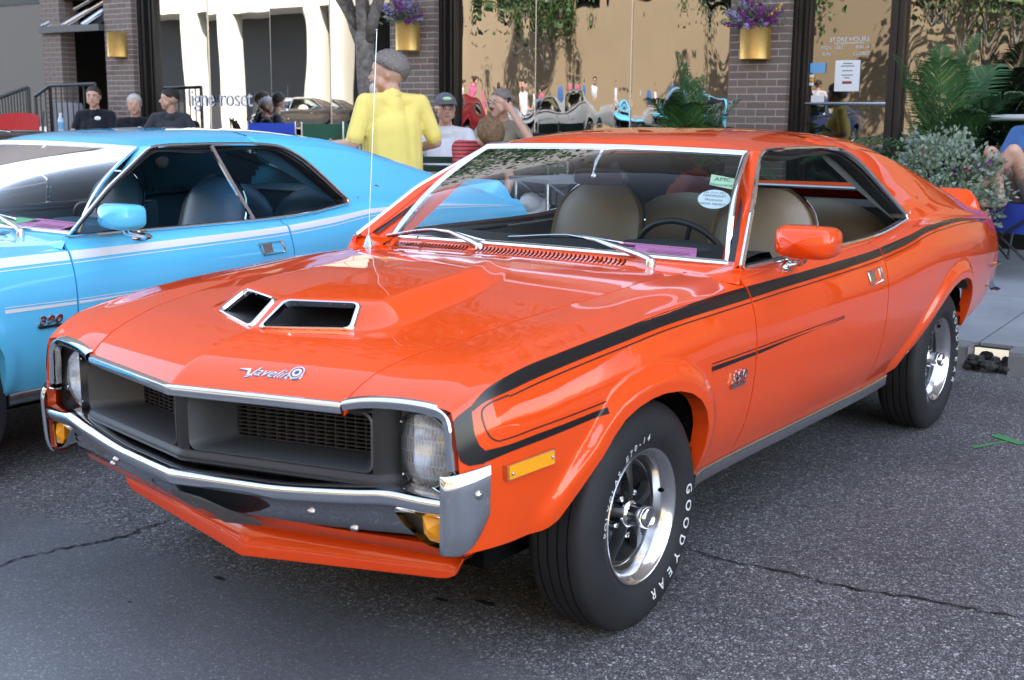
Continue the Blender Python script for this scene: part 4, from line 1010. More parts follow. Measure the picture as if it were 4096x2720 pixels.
# ---------------------------------------------------------------- ground: road with an older, coarser strip along the kerb, pavement, kerb
def nodes(name):
    m = bpy.data.materials.new(name); m.use_nodes = True; t = m.node_tree; b = t.nodes['Principled BSDF']; return m, t, b
def NN(t, ty, **k):
    n = t.nodes.new(ty)
    for a, v in k.items():
        if a in n.inputs: n.inputs[a].default_value = v
        else: setattr(n, a, v)
    return n
def ramp(t, src, stops):
    r = t.nodes.new('ShaderNodeValToRGB'); e = r.color_ramp.elements
    while len(e) < len(stops): e.new(.5)
    for i, (p, c) in enumerate(stops): e[i].position = p; e[i].color = (*c, 1) if len(c) == 3 else c
    t.links.new(src, r.inputs[0]); return r
def asphalt():
    m, t, b = nodes('asphalt'); L = t.links.new
    tc = NN(t, 'ShaderNodeTexCoord'); O = tc.outputs['Object']
    sx = NN(t, 'ShaderNodeSeparateXYZ'); L(O, sx.inputs[0])
    wob = NN(t, 'ShaderNodeTexNoise', Scale=2.2, Detail=6.0); L(O, wob.inputs['Vector'])
    a = NN(t, 'ShaderNodeMath', operation='MULTIPLY_ADD'); L(wob.outputs['Fac'], a.inputs[0]); a.inputs[1].default_value = .34; a.inputs[2].default_value = -.17
    s = NN(t, 'ShaderNodeMath', operation='ADD'); L(sx.outputs['X'], s.inputs[0]); L(a.outputs[0], s.inputs[1])
    mask = NN(t, 'ShaderNodeMapRange', interpolation_type='SMOOTHSTEP'); L(s.outputs[0], mask.inputs[0]); mask.inputs[1].default_value = .30; mask.inputs[2].default_value = .52
    # coarse strip: stones of many greys in a dark binder
    v = NN(t, 'ShaderNodeTexVoronoi', Scale=105.0, Randomness=1.0); L(O, v.inputs['Vector'])
    sep = NN(t, 'ShaderNodeSeparateColor'); L(v.outputs['Color'], sep.inputs[0])
    stone = ramp(t, sep.outputs[0], [(0, (.10,.10,.102)), (.35, (.19,.19,.193)), (.62, (.24,.24,.243)), (.85, (.32,.316,.31)), (1, (.52,.51,.50))])
    v2 = NN(t, 'ShaderNodeTexVoronoi', Scale=105.0, feature='DISTANCE_TO_EDGE'); L(O, v2.inputs['Vector'])
    ed = NN(t, 'ShaderNodeMapRange'); L(v2.outputs['Distance'], ed.inputs[0]); ed.inputs[1].default_value = .02; ed.inputs[2].default_value = .18
    coarse = NN(t, 'ShaderNodeMix', data_type='RGBA'); L(ed.outputs[0], coarse.inputs[0]); coarse.inputs[6].default_value = (.06,.06,.062,1); L(stone.outputs[0], coarse.inputs[7])
    # smooth strip
    f = NN(t, 'ShaderNodeTexVoronoi', Scale=190.0); L(O, f.inputs['Vector']); fs = NN(t, 'ShaderNodeSeparateColor'); L(f.outputs['Color'], fs.inputs[0])
    fine = ramp(t, fs.outputs[0], [(0, (.095,.099,.105)), (.6, (.118,.123,.130)), (.93, (.145,.149,.156)), (1, (.25,.25,.25))])
    mx = NN(t, 'ShaderNodeMix', data_type='RGBA'); L(mask.outputs[0], mx.inputs[0]); L(coarse.outputs[2], mx.inputs[6]); L(fine.outputs[0], mx.inputs[7])
    # blotches, drips
    n2 = NN(t, 'ShaderNodeTexNoise', Scale=1.1, Detail=5.0); L(O, n2.inputs['Vector'])
    bl = NN(t, 'ShaderNodeMapRange'); L(n2.outputs['Fac'], bl.inputs[0]); bl.inputs[1].default_value = .3; bl.inputs[2].default_value = .7; bl.inputs[3].default_value = .74; bl.inputs[4].default_value = 1.22
    n3 = NN(t, 'ShaderNodeTexNoise', Scale=9.0, Detail=3.0); L(O, n3.inputs['Vector'])
    dr = NN(t, 'ShaderNodeMapRange'); L(n3.outputs['Fac'], dr.inputs[0]); dr.inputs[1].default_value = .70; dr.inputs[2].default_value = .78; dr.inputs[3].default_value = 1; dr.inputs[4].default_value = .62
    m2 = NN(t, 'ShaderNodeMath', operation='MULTIPLY'); L(bl.outputs[0], m2.inputs[0]); L(dr.outputs[0], m2.inputs[1])
    sc = NN(t, 'ShaderNodeVectorMath', operation='SCALE'); L(mx.outputs[2], sc.inputs[0]); L(m2.outputs[0], sc.inputs['Scale']); L(sc.outputs[0], b.inputs['Base Color'])
    b.inputs['Roughness'].default_value = .72; b.inputs['Specular IOR Level'].default_value = .42
    h = NN(t, 'ShaderNodeMath', operation='MULTIPLY'); L(ed.outputs[0], h.inputs[0]); L(sep.outputs[1], h.inputs[1])
    inv = NN(t, 'ShaderNodeMapRange'); L(mask.outputs[0], inv.inputs[0]); inv.inputs[3].default_value = .9; inv.inputs[4].default_value = .25
    bp = NN(t, 'ShaderNodeBump', Distance=.006); L(h.outputs[0], bp.inputs['Height']); L(inv.outputs[0], bp.inputs['Strength']); L(bp.outputs[0], b.inputs['Normal'])
    return m
def concrete(name, c, amt=.14):
    m, t, b = nodes(name); L = t.links.new; tc = NN(t, 'ShaderNodeTexCoord')
    n = NN(t, 'ShaderNodeTexNoise', Scale=2.5, Detail=8.0); L(tc.outputs['Object'], n.inputs['Vector'])
    f = NN(t, 'ShaderNodeTexNoise', Scale=140.0, Detail=2.0); L(tc.outputs['Object'], f.inputs['Vector'])
    a = NN(t, 'ShaderNodeMapRange'); L(n.outputs['Fac'], a.inputs[0]); a.inputs[1].default_value = .3; a.inputs[2].default_value = .7; a.inputs[3].default_value = 1-amt; a.inputs[4].default_value = 1+amt
    g = NN(t, 'ShaderNodeMapRange'); L(f.outputs['Fac'], g.inputs[0]); g.inputs[1].default_value = .3; g.inputs[2].default_value = .7; g.inputs[3].default_value = .88; g.inputs[4].default_value = 1.12
    mu = NN(t, 'ShaderNodeMath', operation='MULTIPLY'); L(a.outputs[0], mu.inputs[0]); L(g.outputs[0], mu.inputs[1])
    s = NN(t, 'ShaderNodeVectorMath', operation='SCALE'); s.inputs[0].default_value = c; L(mu.outputs[0], s.inputs['Scale']); L(s.outputs[0], b.inputs['Base Color'])
    b.inputs['Roughness'].default_value = .85
    bp = NN(t, 'ShaderNodeBump', Distance=.002, Strength=.5); L(f.outputs['Fac'], bp.inputs['Height']); L(bp.outputs[0], b.inputs['Normal'])
    return m
M['asphalt'] = asphalt(); M['pavement'] = concrete('pavement_concrete', (.27, .285, .30)); M['kerb'] = concrete('kerb_stone', (.20, .20, .20), .25)
M['tar'] = mat('crack_tar', (.012, .012, .012), .9)
def gz(y): return -.032*float(sst(-1.0, -1.9, y))
def gx(x): return .62*float(sst(3.0, 10.0, x))
ys_ = np.array([-300,-60,-30,-8,-1.9,-1.7,-1.5,-1.3,-1.1,-1.0,0,6,40,300.]); xs_ = np.array([-4.6,-2,0,2,3,4,5,6,7,8,9,10,30,300.])
m = MB(); m.grid(np.array([[(x, y, gz(y) + gx(x)) for y in ys_] for x in xs_])); road = m.build('road', M['asphalt'], smooth=False, ang=180); tag(road, kind='structure')
# cracks in the road: narrow ragged grooves
def crack(pts, wd, name='road_crack'):
    K = smoothP(pts, 60); r = np.random.default_rng(len(pts)*7 + int(abs(pts[0][0])*100)); K[1:-1] += r.normal(0, .006, (58, 2))
    T = np.gradient(K, axis=0); T /= np.linalg.norm(T, axis=1)[:, None]; N = np.stack([-T[:,1], T[:,0]], 1); w_ = wd*(.35 + r.random(60))[:, None]*np.sin(np.linspace(.15, 3.0, 60))[:, None]
    A, B = K + N*w_, K - N*w_*r.random(60)[:, None]
    m = MB(); m.grid(np.stack([np.concatenate([A, np.full((60, 1), .004)], 1), np.concatenate([B, np.full((60, 1), .004)], 1)])); o = m.build(name, M['tar'], smooth=False); tag(o, kind='structure'); return o
crack([(.10,-.86),(.20,-.915),(.31,-.925),(.409,-.912),(.516,-.951),(.704,-1.002),(.80,-1.0),(.95,-1.03)], .007)
crack([(-.62,.50),(-.616,.67),(-.601,.847),(-.62,1.0),(-.607,1.132),(-.646,1.384),(-.67,1.55),(-.70,1.75),(-.72,2.1)], .007)
for x, y, r_ in ((.464,-.37,.016), (.192,.281,.017), (.134,.396,.024), (.742,-.434,.006)):
    m = MB(); th = np.linspace(0, 2*np.pi, 14, endpoint=False); k_ = np.stack([x + r_*.6*np.cos(th)*(.7 + .5*rng.random(14)), y + r_*1.5*np.sin(th)*(.7 + .5*rng.random(14)), np.full(14, .004)], 1)
    m.add(k_, [tuple(range(14))]); tag(m.build('oil_spot', M['tar'], smooth=False), kind='structure')
m = MB(); m.grid(np.array([[(-2.80,1.10,.004),(-2.70,1.24,.004)],[(-2.74,1.08,.004),(-2.66,1.22,.004)]])); m.grid(np.array([[(-2.50,1.06,.004),(-2.70,1.16,.004)],[(-2.48,1.08,.004),(-2.69,1.17,.004)]]))
tag(m.build('paint_mark', mat('green_spray', (.07, .30, .10), .8), smooth=False), kind='structure')
# kerb and pavement (the pavement climbs gently towards the shops); one broken piece of kerb
def pz(x): return .14 + .16*np.clip((-4.34 - x)/3.9, 0, 1)
kb = [(-60,-4.62),(-4.60,-1.52),(-1.50,.58),(.80,3.6),(3.62,9)]
for i, (a, b_) in enumerate(kb):
    m = MB(); pr = [(-4.19,-.02),(-4.195,.10),(-4.205,.128),(-4.225,.14),(-4.34,.14)]
    n_ = 24; yy = np.linspace(a, b_, n_); rr = np.random.default_rng(i)
    m.grid(np.array([[(x + rr.normal(0, .003), y, z) for x, z in pr] for y in yy]))
    m.grid(np.array([[(x, y, z) for z in (-.02, .14)] for y in (a,) for x in (-4.19, -4.34)]).reshape(2, 2, 3)); m.grid(np.array([[(x, b_, z) for z in (-.02, .139)] for x in (-4.34, -4.19)]))
    tag(m.build('kerb', M['kerb'], ang=50), kind='structure')
m = MB()
for k in range(26):   # crumbled kerb fill
    c_ = np.array([-4.25 + rng.uniform(-.10, .07), .69 + rng.uniform(-.12, .12), .02 + rng.uniform(0, .05)]); m.ball(c_, rng.uniform(.02, .05, 3)*[1, 1, .7], 6, 5)
o = m.build('kerb_rubble', mat('rubble', (.045, .043, .04), .95, noise=(40, .5)), smooth=False); tag(o, kind='stuff')
for k, y0 in enumerate(np.arange(-24.6, 9, 2.1)):    # paving bays with open joints
    for xa, xb in ((-4.345,-5.75),(-5.76,-7.1),(-7.11,-8.6)):
        m = MB(); G = np.array([[(x, y, float(pz(x))) for y in (y0 + .005, y0 + 2.095)] for x in (xa, xb)]); m.grid(skirt(G, ((0,0,-.03),(0,0,-.03),(0,0,-.03),(0,0,-.03))))
        tag(m.build('pavement', M['pavement'], smooth=False), kind='structure')
m = MB(); m.grid(np.array([[(x, y, float(pz(x)) - .02) for y in (-60, 40)] for x in (-4.30, -8.3)])); tag(m.build('pavement_bed', M['tar'], smooth=False), kind='structure')

# ---------------------------------------------------------------- the shop building
def brick_mat():
    m, t, b = nodes('brown_brick'); L = t.links.new; oi = NN(t, 'ShaderNodeObjectInfo'); tc = NN(t, 'ShaderNodeTexCoord')
    r = ramp(t, oi.outputs['Random'], [(0, (.135,.088,.070)), (.3, (.165,.112,.092)), (.6, (.185,.135,.112)), (.85, (.150,.118,.098)), (1, (.21,.15,.12))])
    n = NN(t, 'ShaderNodeTexNoise', Scale=60.0, Detail=4.0); L(tc.outputs['Object'], n.inputs['Vector'])
    a = NN(t, 'ShaderNodeMapRange'); L(n.outputs['Fac'], a.inputs[0]); a.inputs[1].default_value = .3; a.inputs[2].default_value = .7; a.inputs[3].default_value = .85; a.inputs[4].default_value = 1.15
    s = NN(t, 'ShaderNodeVectorMath', operation='SCALE'); L(r.outputs[0], s.inputs[0]); L(a.outputs[0], s.inputs['Scale']); L(s.outputs[0], b.inputs['Base Color']); b.inputs['Roughness'].default_value = .7
    return m
M['brick'] = brick_mat(); M['mortar'] = mat('mortar', (.42, .40, .38), .9, noise=(60, .1)); M['bronze'] = mat('bronze_frame', (.022, .019, .017), .35, metal=.3)
M['gold'] = mat('gold_paint', (.62, .40, .13), .34, metal=.75, noise=(14, .06)); M['brass'] = mat('brass', (.70, .48, .18), .18, metal=1)
def upper_brick():
    m, t, b = nodes('upper_brick'); L = t.links.new; tc = NN(t, 'ShaderNodeTexCoord'); sp_ = NN(t, 'ShaderNodeSeparateXYZ'); L(tc.outputs['Object'], sp_.inputs[0]); mp = NN(t, 'ShaderNodeCombineXYZ'); L(sp_.outputs['Y'], mp.inputs[0]); L(sp_.outputs['Z'], mp.inputs[1])
    k = NN(t, 'ShaderNodeTexBrick', Scale=1.0); k.inputs['Brick Width'].default_value = .203; k.inputs['Row Height'].default_value = .0695; k.inputs['Mortar Size'].default_value = .005
    k.inputs['Color1'].default_value = (.17,.12,.10,1); k.inputs['Color2'].default_value = (.14,.10,.08,1); k.inputs['Mortar'].default_value = (.40,.38,.36,1); L(mp.outputs[0], k.inputs['Vector']); L(k.outputs[0], b.inputs['Base Color']); b.inputs['Roughness'].default_value = .75
    return m
M['upper'] = upper_brick()
M['shopglass'] = glass('shop_glass', (.30, .33, .33), .20, .004, (1.5, .010, (.5, 1.6, .55)))
M['shopglass2'] = glass('shop_glass_flat', (.30, .33, .33), .09, .004, (1.3, .0012, (.5, 1.6, .5)))
M['doorglass'] = glass('door_glass', (.25, .27, .27), .14, .004)
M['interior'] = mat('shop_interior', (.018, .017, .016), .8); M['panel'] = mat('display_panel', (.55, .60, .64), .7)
FX, GX = -8.2, -8.42
shop = empty('shop_building', (0, 0, 0), 0, 'brown brick shop building with tall plate windows behind the parked cars', 'building')
def bx(m, lo, hi, mi=0): return m.box(np.minimum(lo, hi), np.maximum(lo, hi), mi)
m = MB(); bx(m, (-8.25, -46, 3.25), (-20, 34, 18.5)); bx(m, (-8.15, -46, 18.5), (-20.1, 34, 18.8)); m.build('upper_wall', M['upper'], shop, smooth=False)
m = MB(); bx(m, (-8.26, -46, 2.98), (GX - .1, 34, 3.25)); m.build('window_head', M['bronze'], shop, smooth=False)
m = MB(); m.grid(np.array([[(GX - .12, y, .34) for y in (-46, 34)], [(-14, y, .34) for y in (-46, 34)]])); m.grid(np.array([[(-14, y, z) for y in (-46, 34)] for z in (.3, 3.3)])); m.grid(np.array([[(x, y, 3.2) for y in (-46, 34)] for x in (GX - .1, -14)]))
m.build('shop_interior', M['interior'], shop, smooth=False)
BK = {}
def brick_me(L, D):
    k = (round(L, 3), round(D, 3))
    if k not in BK:
        b = MB(); a = .004; lo = np.array([-D/2, -L/2, -.0295]); hi = -lo
        V = []; F = []
        b.box(lo + [0, a, a], hi - [0, a, a]); b2 = MB(); b2.box(lo + [a, 0, 0], hi - [a, 0, 0])
        BK[k] = b2.me('brick', M['brick'], smooth=False)
    return BK[k]
def pillar(y0, y1, za, zb, single):
    """front face at FX from y0 to y1, return face on the +y side; bricks one by one between za and zb"""
    core = MB(); bx(core, (FX - .006, y0 + .006, .2), (GX - .02, y1 - .006, 3.25)); p = core.build('brick_pillar', M['mortar'], shop, smooth=False)
    rest = MB(); C_ = .0695
    for k in range(int(3.0/C_)):
        z = .26 + C_*k; odd = k % 2; ys = [y1]
        y = y1 - (.194 if not odd else .092)
        cuts = []; top = y1
        first = .194 if odd == 0 else .092
        a = y1; L = first
        while a - .02 > y0:
            e = max(a - L, y0); cuts.append((e, a)); a = e - .009; L = .194
        items = [((FX - .045, (e+b_)/2), b_ - e, .09) for e, b_ in cuts]
        d0 = FX - .099; dl = (FX - .099) - (GX - .02)
        items.append(((d0 - dl/2, y1 - .045), .09, dl)) if dl > .03 else None
        for (cx_, cy_), L_, D_ in items:
            if L_ < .02: continue
            if single and za <= z <= zb:
                o = link('brick', brick_me(L_, D_), p); o.location = (cx_ + random.uniform(-.001, .001), cy_, z)
            else: bx(rest, (cx_ - D_/2, cy_ - L_/2, z - .0295), (cx_ + D_/2, cy_ + L_/2, z + .0295))
    if rest.n:
        o = rest.build('brick_courses', M['brick'], p, smooth=False); o['kind'] = 'stuff'
    return p
pillar(-13.91, -13.454, 0, 0, False); pillar(-12.44, -11.836, 1.28, 2.98, True); pillar(-7.18, -6.526, 1.28, 2.72, True); pillar(-2.884, -2.283, 1.28, 2.55, True); pillar(4.0, 4.6, 0, 0, False)
def pane(y0, y1, z0=.45, z1=2.98, x=GX, mt='shopglass', tilt=0, nm='window_pane'):
    m = MB(); m.grid(np.array([[(x + tilt*(j-.5), y, z) for j, y in enumerate((y0 + .004, y1 - .004))] for z in (z0, z1)]))
    return m.build(nm, M[mt], shop, smooth=False)
for a, b_, t_ in ((-11.554,-10.55,-.010),(-10.55,-9.37,.012),(-9.37,-8.335,-.008),(-8.335,-7.18,.006),(-6.339,-5.28,.006),(-5.28,-4.085,-.006),(-4.085,-2.884,.010),(-1.255,1.2,.006),(1.2,3.9,-.006)): pane(a, b_, tilt=t_, mt='shopglass2' if a < -7 else 'shopglass')
pane(-40, -13.91, .3, 2.98, mt='doorglass'); pane(4.7, 30, .45)
m = MB()
for y in (-10.55,-9.37,-8.335,-5.28,-4.085,1.2): bx(m, (GX - .01, y - .006, .45), (GX + .004, y + .006, 2.98))
o = m.build('glass_joint', M['dchrome'], shop, smooth=False); o['kind'] = 'stuff'
for a, b_, xx in ((-11.84,-11.70,-8.30),(-11.70,-11.554,-8.36),(-6.53,-6.44,-8.30),(-6.44,-6.339,-8.36),(-2.29,-2.20,-8.30),(-2.20,-2.143,-8.36),(-1.38,-1.255,-8.34),(-2.96,-2.884,-8.36),(-7.26,-7.18,-8.36)):
    m = MB(); bx(m, (xx, a, .3), (GX - .06, b_, 2.985)); bx(m, (xx + .01, (a+b_)/2 - .012, .3), (xx + .02, (a+b_)/2 + .012, 2.985)); m.build('window_jamb', M['bronze'], shop, smooth=False)
m = MB()
for a, b_ in ((-11.56,-7.18),(-6.34,-2.88),(-1.26,4),(4.6,30)): bx(m, (-8.30, a, .25), (GX - .05, b_, .45))
m.build('window_base', M['bronze'], shop, smooth=False)
m = MB(); bx(m, (-8.75, -11.55, .35), (-8.80, -10.62, 2.95)); m.build('display_panel', M['panel'], shop, smooth=False)
# shop door with push bar, opening hours and notices
pane(-2.143, -1.38, .35, 2.98, x=GX + .002, mt='doorglass', nm='door_pane')
m = MB(); m.tube([(GX + .05, -2.16, 1.530), (GX + .05, -1.37, 1.530)], .014, 8); m.build('push_bar', M['dchrome'], shop)
def sign(txt, y, z, size, mt, parent, name='lettering', x=GX + .008, sx=1, sp=1):
    V, F = text_me(txt, size, 0, 0, 0, sp); V = V*[sx, 1, 1]
    m = MB(); m.add(np.stack([np.full(len(V), x), y + V[:,0], z + V[:,1]], 1), F); return m.build(name, M[mt], parent, smooth=False)
M['signwhite'] = mat('sign_white', (.80, .82, .84), .6)
sign('STORE HOURS', -1.775, 2.112, .055, 'signwhite', shop, sx=1.05); sign('MON. - SAT.', -1.93, 2.040, .042, 'signwhite', shop); sign('9:30 - 6', -1.645, 2.040, .042, 'signwhite', shop)
sign('SUN.', -1.985, 1.983, .042, 'signwhite', shop); sign('CLOSED', -1.655, 1.983, .042, 'signwhite', shop)
m = MB(); bx(m, (GX + .007, -1.915, 2.078), (GX + .010, -1.635, 2.083)); m.build('lettering_rule', M['signwhite'], shop, smooth=False)
M['logo'] = mat('logo_white', (.62, .63, .72), .5)
V, F = text_me('ligne roset', .30, 0, 0, 0, .96); V = V*[1.05, 1.06, 1]
m = MB(); m.add(np.stack([np.full(len(V), GX + .008), -10.36 + V[:,0], 1.575 + V[:,1]], 1), F); m.build('window_logo', M['logo'], shop, smooth=False)
def card(name, y0, y1, z0, z1, mt, label, cat, x=GX + .010, lines=()):
    m = MB(); bx(m, (x, y0, z0), (x + .004, y1, z1)); o = m.build(name, M[mt], None, smooth=False); tag(o, label, cat)
    for i, (ty, tz, sz, tx) in enumerate(lines):
        V, F = text_me(tx, sz); q = MB(); q.add(np.stack([np.full(len(V), x + .0055), ty + V[:,0], tz + V[:,1]], 1), F); q.build('print', M['sticker_ink'], o, smooth=False)
    return o
M['noticeblue'] = mat('notice_blue', (.16, .42, .72), .6)
n_ = card('notice', -1.894, -1.657, 1.643, 1.925, 'signwhite', 'tall white printed notice taped to the shop door glass', 'notice')
m = MB()
for z, wd in ((1.895,.09),(1.872,.13),(1.83,.10),(1.79,.11),(1.765,.05)): bx(m, (GX + .0142, -1.7755 - wd/2, z - .004), (GX + .0152, -1.7755 + wd/2, z + .004))
m.build('print', M['sticker_ink'], n_, smooth=False); m = MB(); bx(m, (GX + .0142, -1.82, 1.71), (GX + .0152, -1.73, 1.735)); m.build('picture', M['red'], n_, smooth=False)
card('notice', -2.140, -1.989, 1.812, 1.906, 'noticeblue', 'small sky-blue card at the left edge of the shop door', 'notice')
c3 = card('notice', -2.115, -1.985, 1.536, 1.605, 'signwhite', 'small white card low on the shop door beside the push bar', 'notice')
for i, (z, mt) in enumerate(((1.785,'signwhite'),(1.75,'amber'),(1.712,'sticker_white'))): 
    card('sticker', -2.14, -2.095, z - .014, z + .014, mt, ('tiny white sticker under the blue card on the shop door', 'tiny orange sticker on the shop door', 'tiny pale blue sticker below the orange one on the shop door')[i], 'sticker')
# entrance at the left: raised recess, brass pulls, sloping glass canopy
m = MB(); bx(m, (-10.2, -13.46, .30), (-8.3, -12.43, .95)); m.build('entrance_step', M['kerb'], shop, smooth=False)
m = MB(); bx(m, (-9.75, -13.46, 2.45), (-9.68, -12.44, 2.95)); bx(m, (-9.75, -13.46, .95), (-9.66, -13.36, 2.45)); bx(m, (-9.75, -12.95, .95), (-9.66, -12.89, 2.45)); m.build('entrance_frame', M['bronze'], shop, smooth=False)
m = MB(); m.grid(np.array([[(-9.70, y, z) for y in (-13.46, -11.6)] for z in (.95, 2.6)])); m.build('entrance_door', M['doorglass'], shop, smooth=False)
for y in (-13.06, -12.80):
    m = MB(); m.tube([(-9.66, y, 1.78),(-9.60, y, 1.79),(-9.59, y, 1.81),(-9.59, y, 2.12),(-9.60, y, 2.14),(-9.66, y, 2.15)], .018, 8); m.build('door_pull', M['brass'], shop)
m = MB(); bx(m, (-8.12, -13.86, 2.51), (-8.22, -12.45, 2.60)); m.build('canopy_beam', mat('canopy_grey', (.075, .072, .075), .45), shop, smooth=False)
m = MB(); m.grid(np.array([[(-8.14, -13.80, 2.60),(-8.14, -12.45, 2.60)],[(-8.75, -13.15, 3.1),(-8.75, -12.45, 3.1)]])); m.build('canopy_pane', M['doorglass'], shop, smooth=False)
for a, b_ in ((-13.80,-13.15),(-13.30,-12.75),(-12.85,-12.5)):
    m = MB(); m.tube([(-8.13, a, 2.61), (-8.74, b_, 3.11)], .018, 6); m.build('canopy_bar', M['dchrome'], shop)
# ---------------------------------------------------------------- people
M['skin'] = mat('skin', (.62, .36, .26), .5, noise=(25, .08)); M['skin2'] = mat('skin_tan', (.52, .29, .20), .5, noise=(25, .08))
M['lip'] = mat('lips', (.30, .10, .08), .5); M['eye'] = mat('eye_dark', (.03, .02, .018), .3); M['eyewhite'] = mat('eye_white', (.6, .58, .55), .3)
HAIR = {'brown': mat('hair_brown', (.050, .030, .019), .6, noise=(90, .5), bump=(120, .8)), 'white': mat('hair_white', (.55, .54, .52), .6, noise=(90, .25), bump=(120, .8)), 'grey': mat('hair_grey', (.22, .19, .17), .6, noise=(90, .4), bump=(120, .8)),
        'dark': mat('hair_dark', (.016, .012, .010), .6, noise=(90, .4), bump=(120, .8)), 'blond': mat('hair_blond', (.20, .115, .055), .6, noise=(70, .5), bump=(120, .8))}
def cloth(name, c, **k): return mat(name, c, .85, spec=.2, noise=(9, .05), bump=(30, .18), sheen=.2, **k)
CL = {'navy': cloth('navy_cotton', (.010, .012, .018)), 'charcoal': cloth('charcoal_knit', (.040, .043, .052)), 'yellow': cloth('yellow_cotton', (.90, .72, .20)), 'white': cloth('white_cotton', (.66, .66, .70)),
      'khaki': cloth('khaki_cotton', (.30, .27, .21)), 'jeans': cloth('blue_denim', (.03, .05, .10)), 'shorts': cloth('stone_shorts', (.25, .22, .17)), 'black': cloth('black_cloth', (.01, .01, .011)), 'pinkc': cloth('pink_cotton', (.6, .12, .25)), 'bluec': cloth('blue_cotton', (.06, .16, .40))}
def stripe_mat():
    m, t, b = nodes('red_striped_knit'); L = t.links.new; tc = NN(t, 'ShaderNodeTexCoord'); wv = NN(t, 'ShaderNodeTexWave', Scale=10.5, Distortion=.6, wave_type='BANDS', bands_direction='Z'); wv.inputs['Detail Scale'].default_value = .4
    L(tc.outputs['Object'], wv.inputs['Vector']); r = ramp(t, wv.outputs['Fac'], [(0, (.62,.085,.085)), (.68, (.62,.085,.085)), (.76, (.06,.03,.05)), (1, (.06,.03,.05))]); L(r.outputs[0], b.inputs['Base Color']); b.inputs['Roughness'].default_value = .85; return m
CL['stripes'] = stripe_mat()
def V3(*a): return np.array(a, float)
STAND = dict(pel=(0,0,.95), chest=(0,0,1.27), neck=(-.01,0,1.47), head=(.02,0,1.635), shL=(-.01,.19,1.42), shR=(-.01,-.19,1.42), elL=(-.03,.26,1.14), elR=(-.03,-.26,1.14), haL=(.08,.25,.90), haR=(.08,-.25,.90),
             hipL=(0,.09,.90), hipR=(0,-.09,.90), knL=(.03,.10,.50), knR=(.0,-.10,.50), anL=(-.02,.11,.08), anR=(-.04,-.11,.08))
SEAT = dict(pel=(0,0,.53), chest=(-.06,0,.86), neck=(-.06,0,1.06), head=(-.02,0,1.225), shL=(-.06,.19,1.0), shR=(-.06,-.19,1.0), elL=(.02,.27,.76), elR=(.02,-.27,.76), haL=(.22,.16,.68), haR=(.22,-.16,.68),
            hipL=(.02,.09,.50), hipR=(.02,-.09,.50), knL=(.44,.13,.50), knR=(.44,-.13,.50), anL=(.42,.14,.08), anR=(.42,-.14,.08))
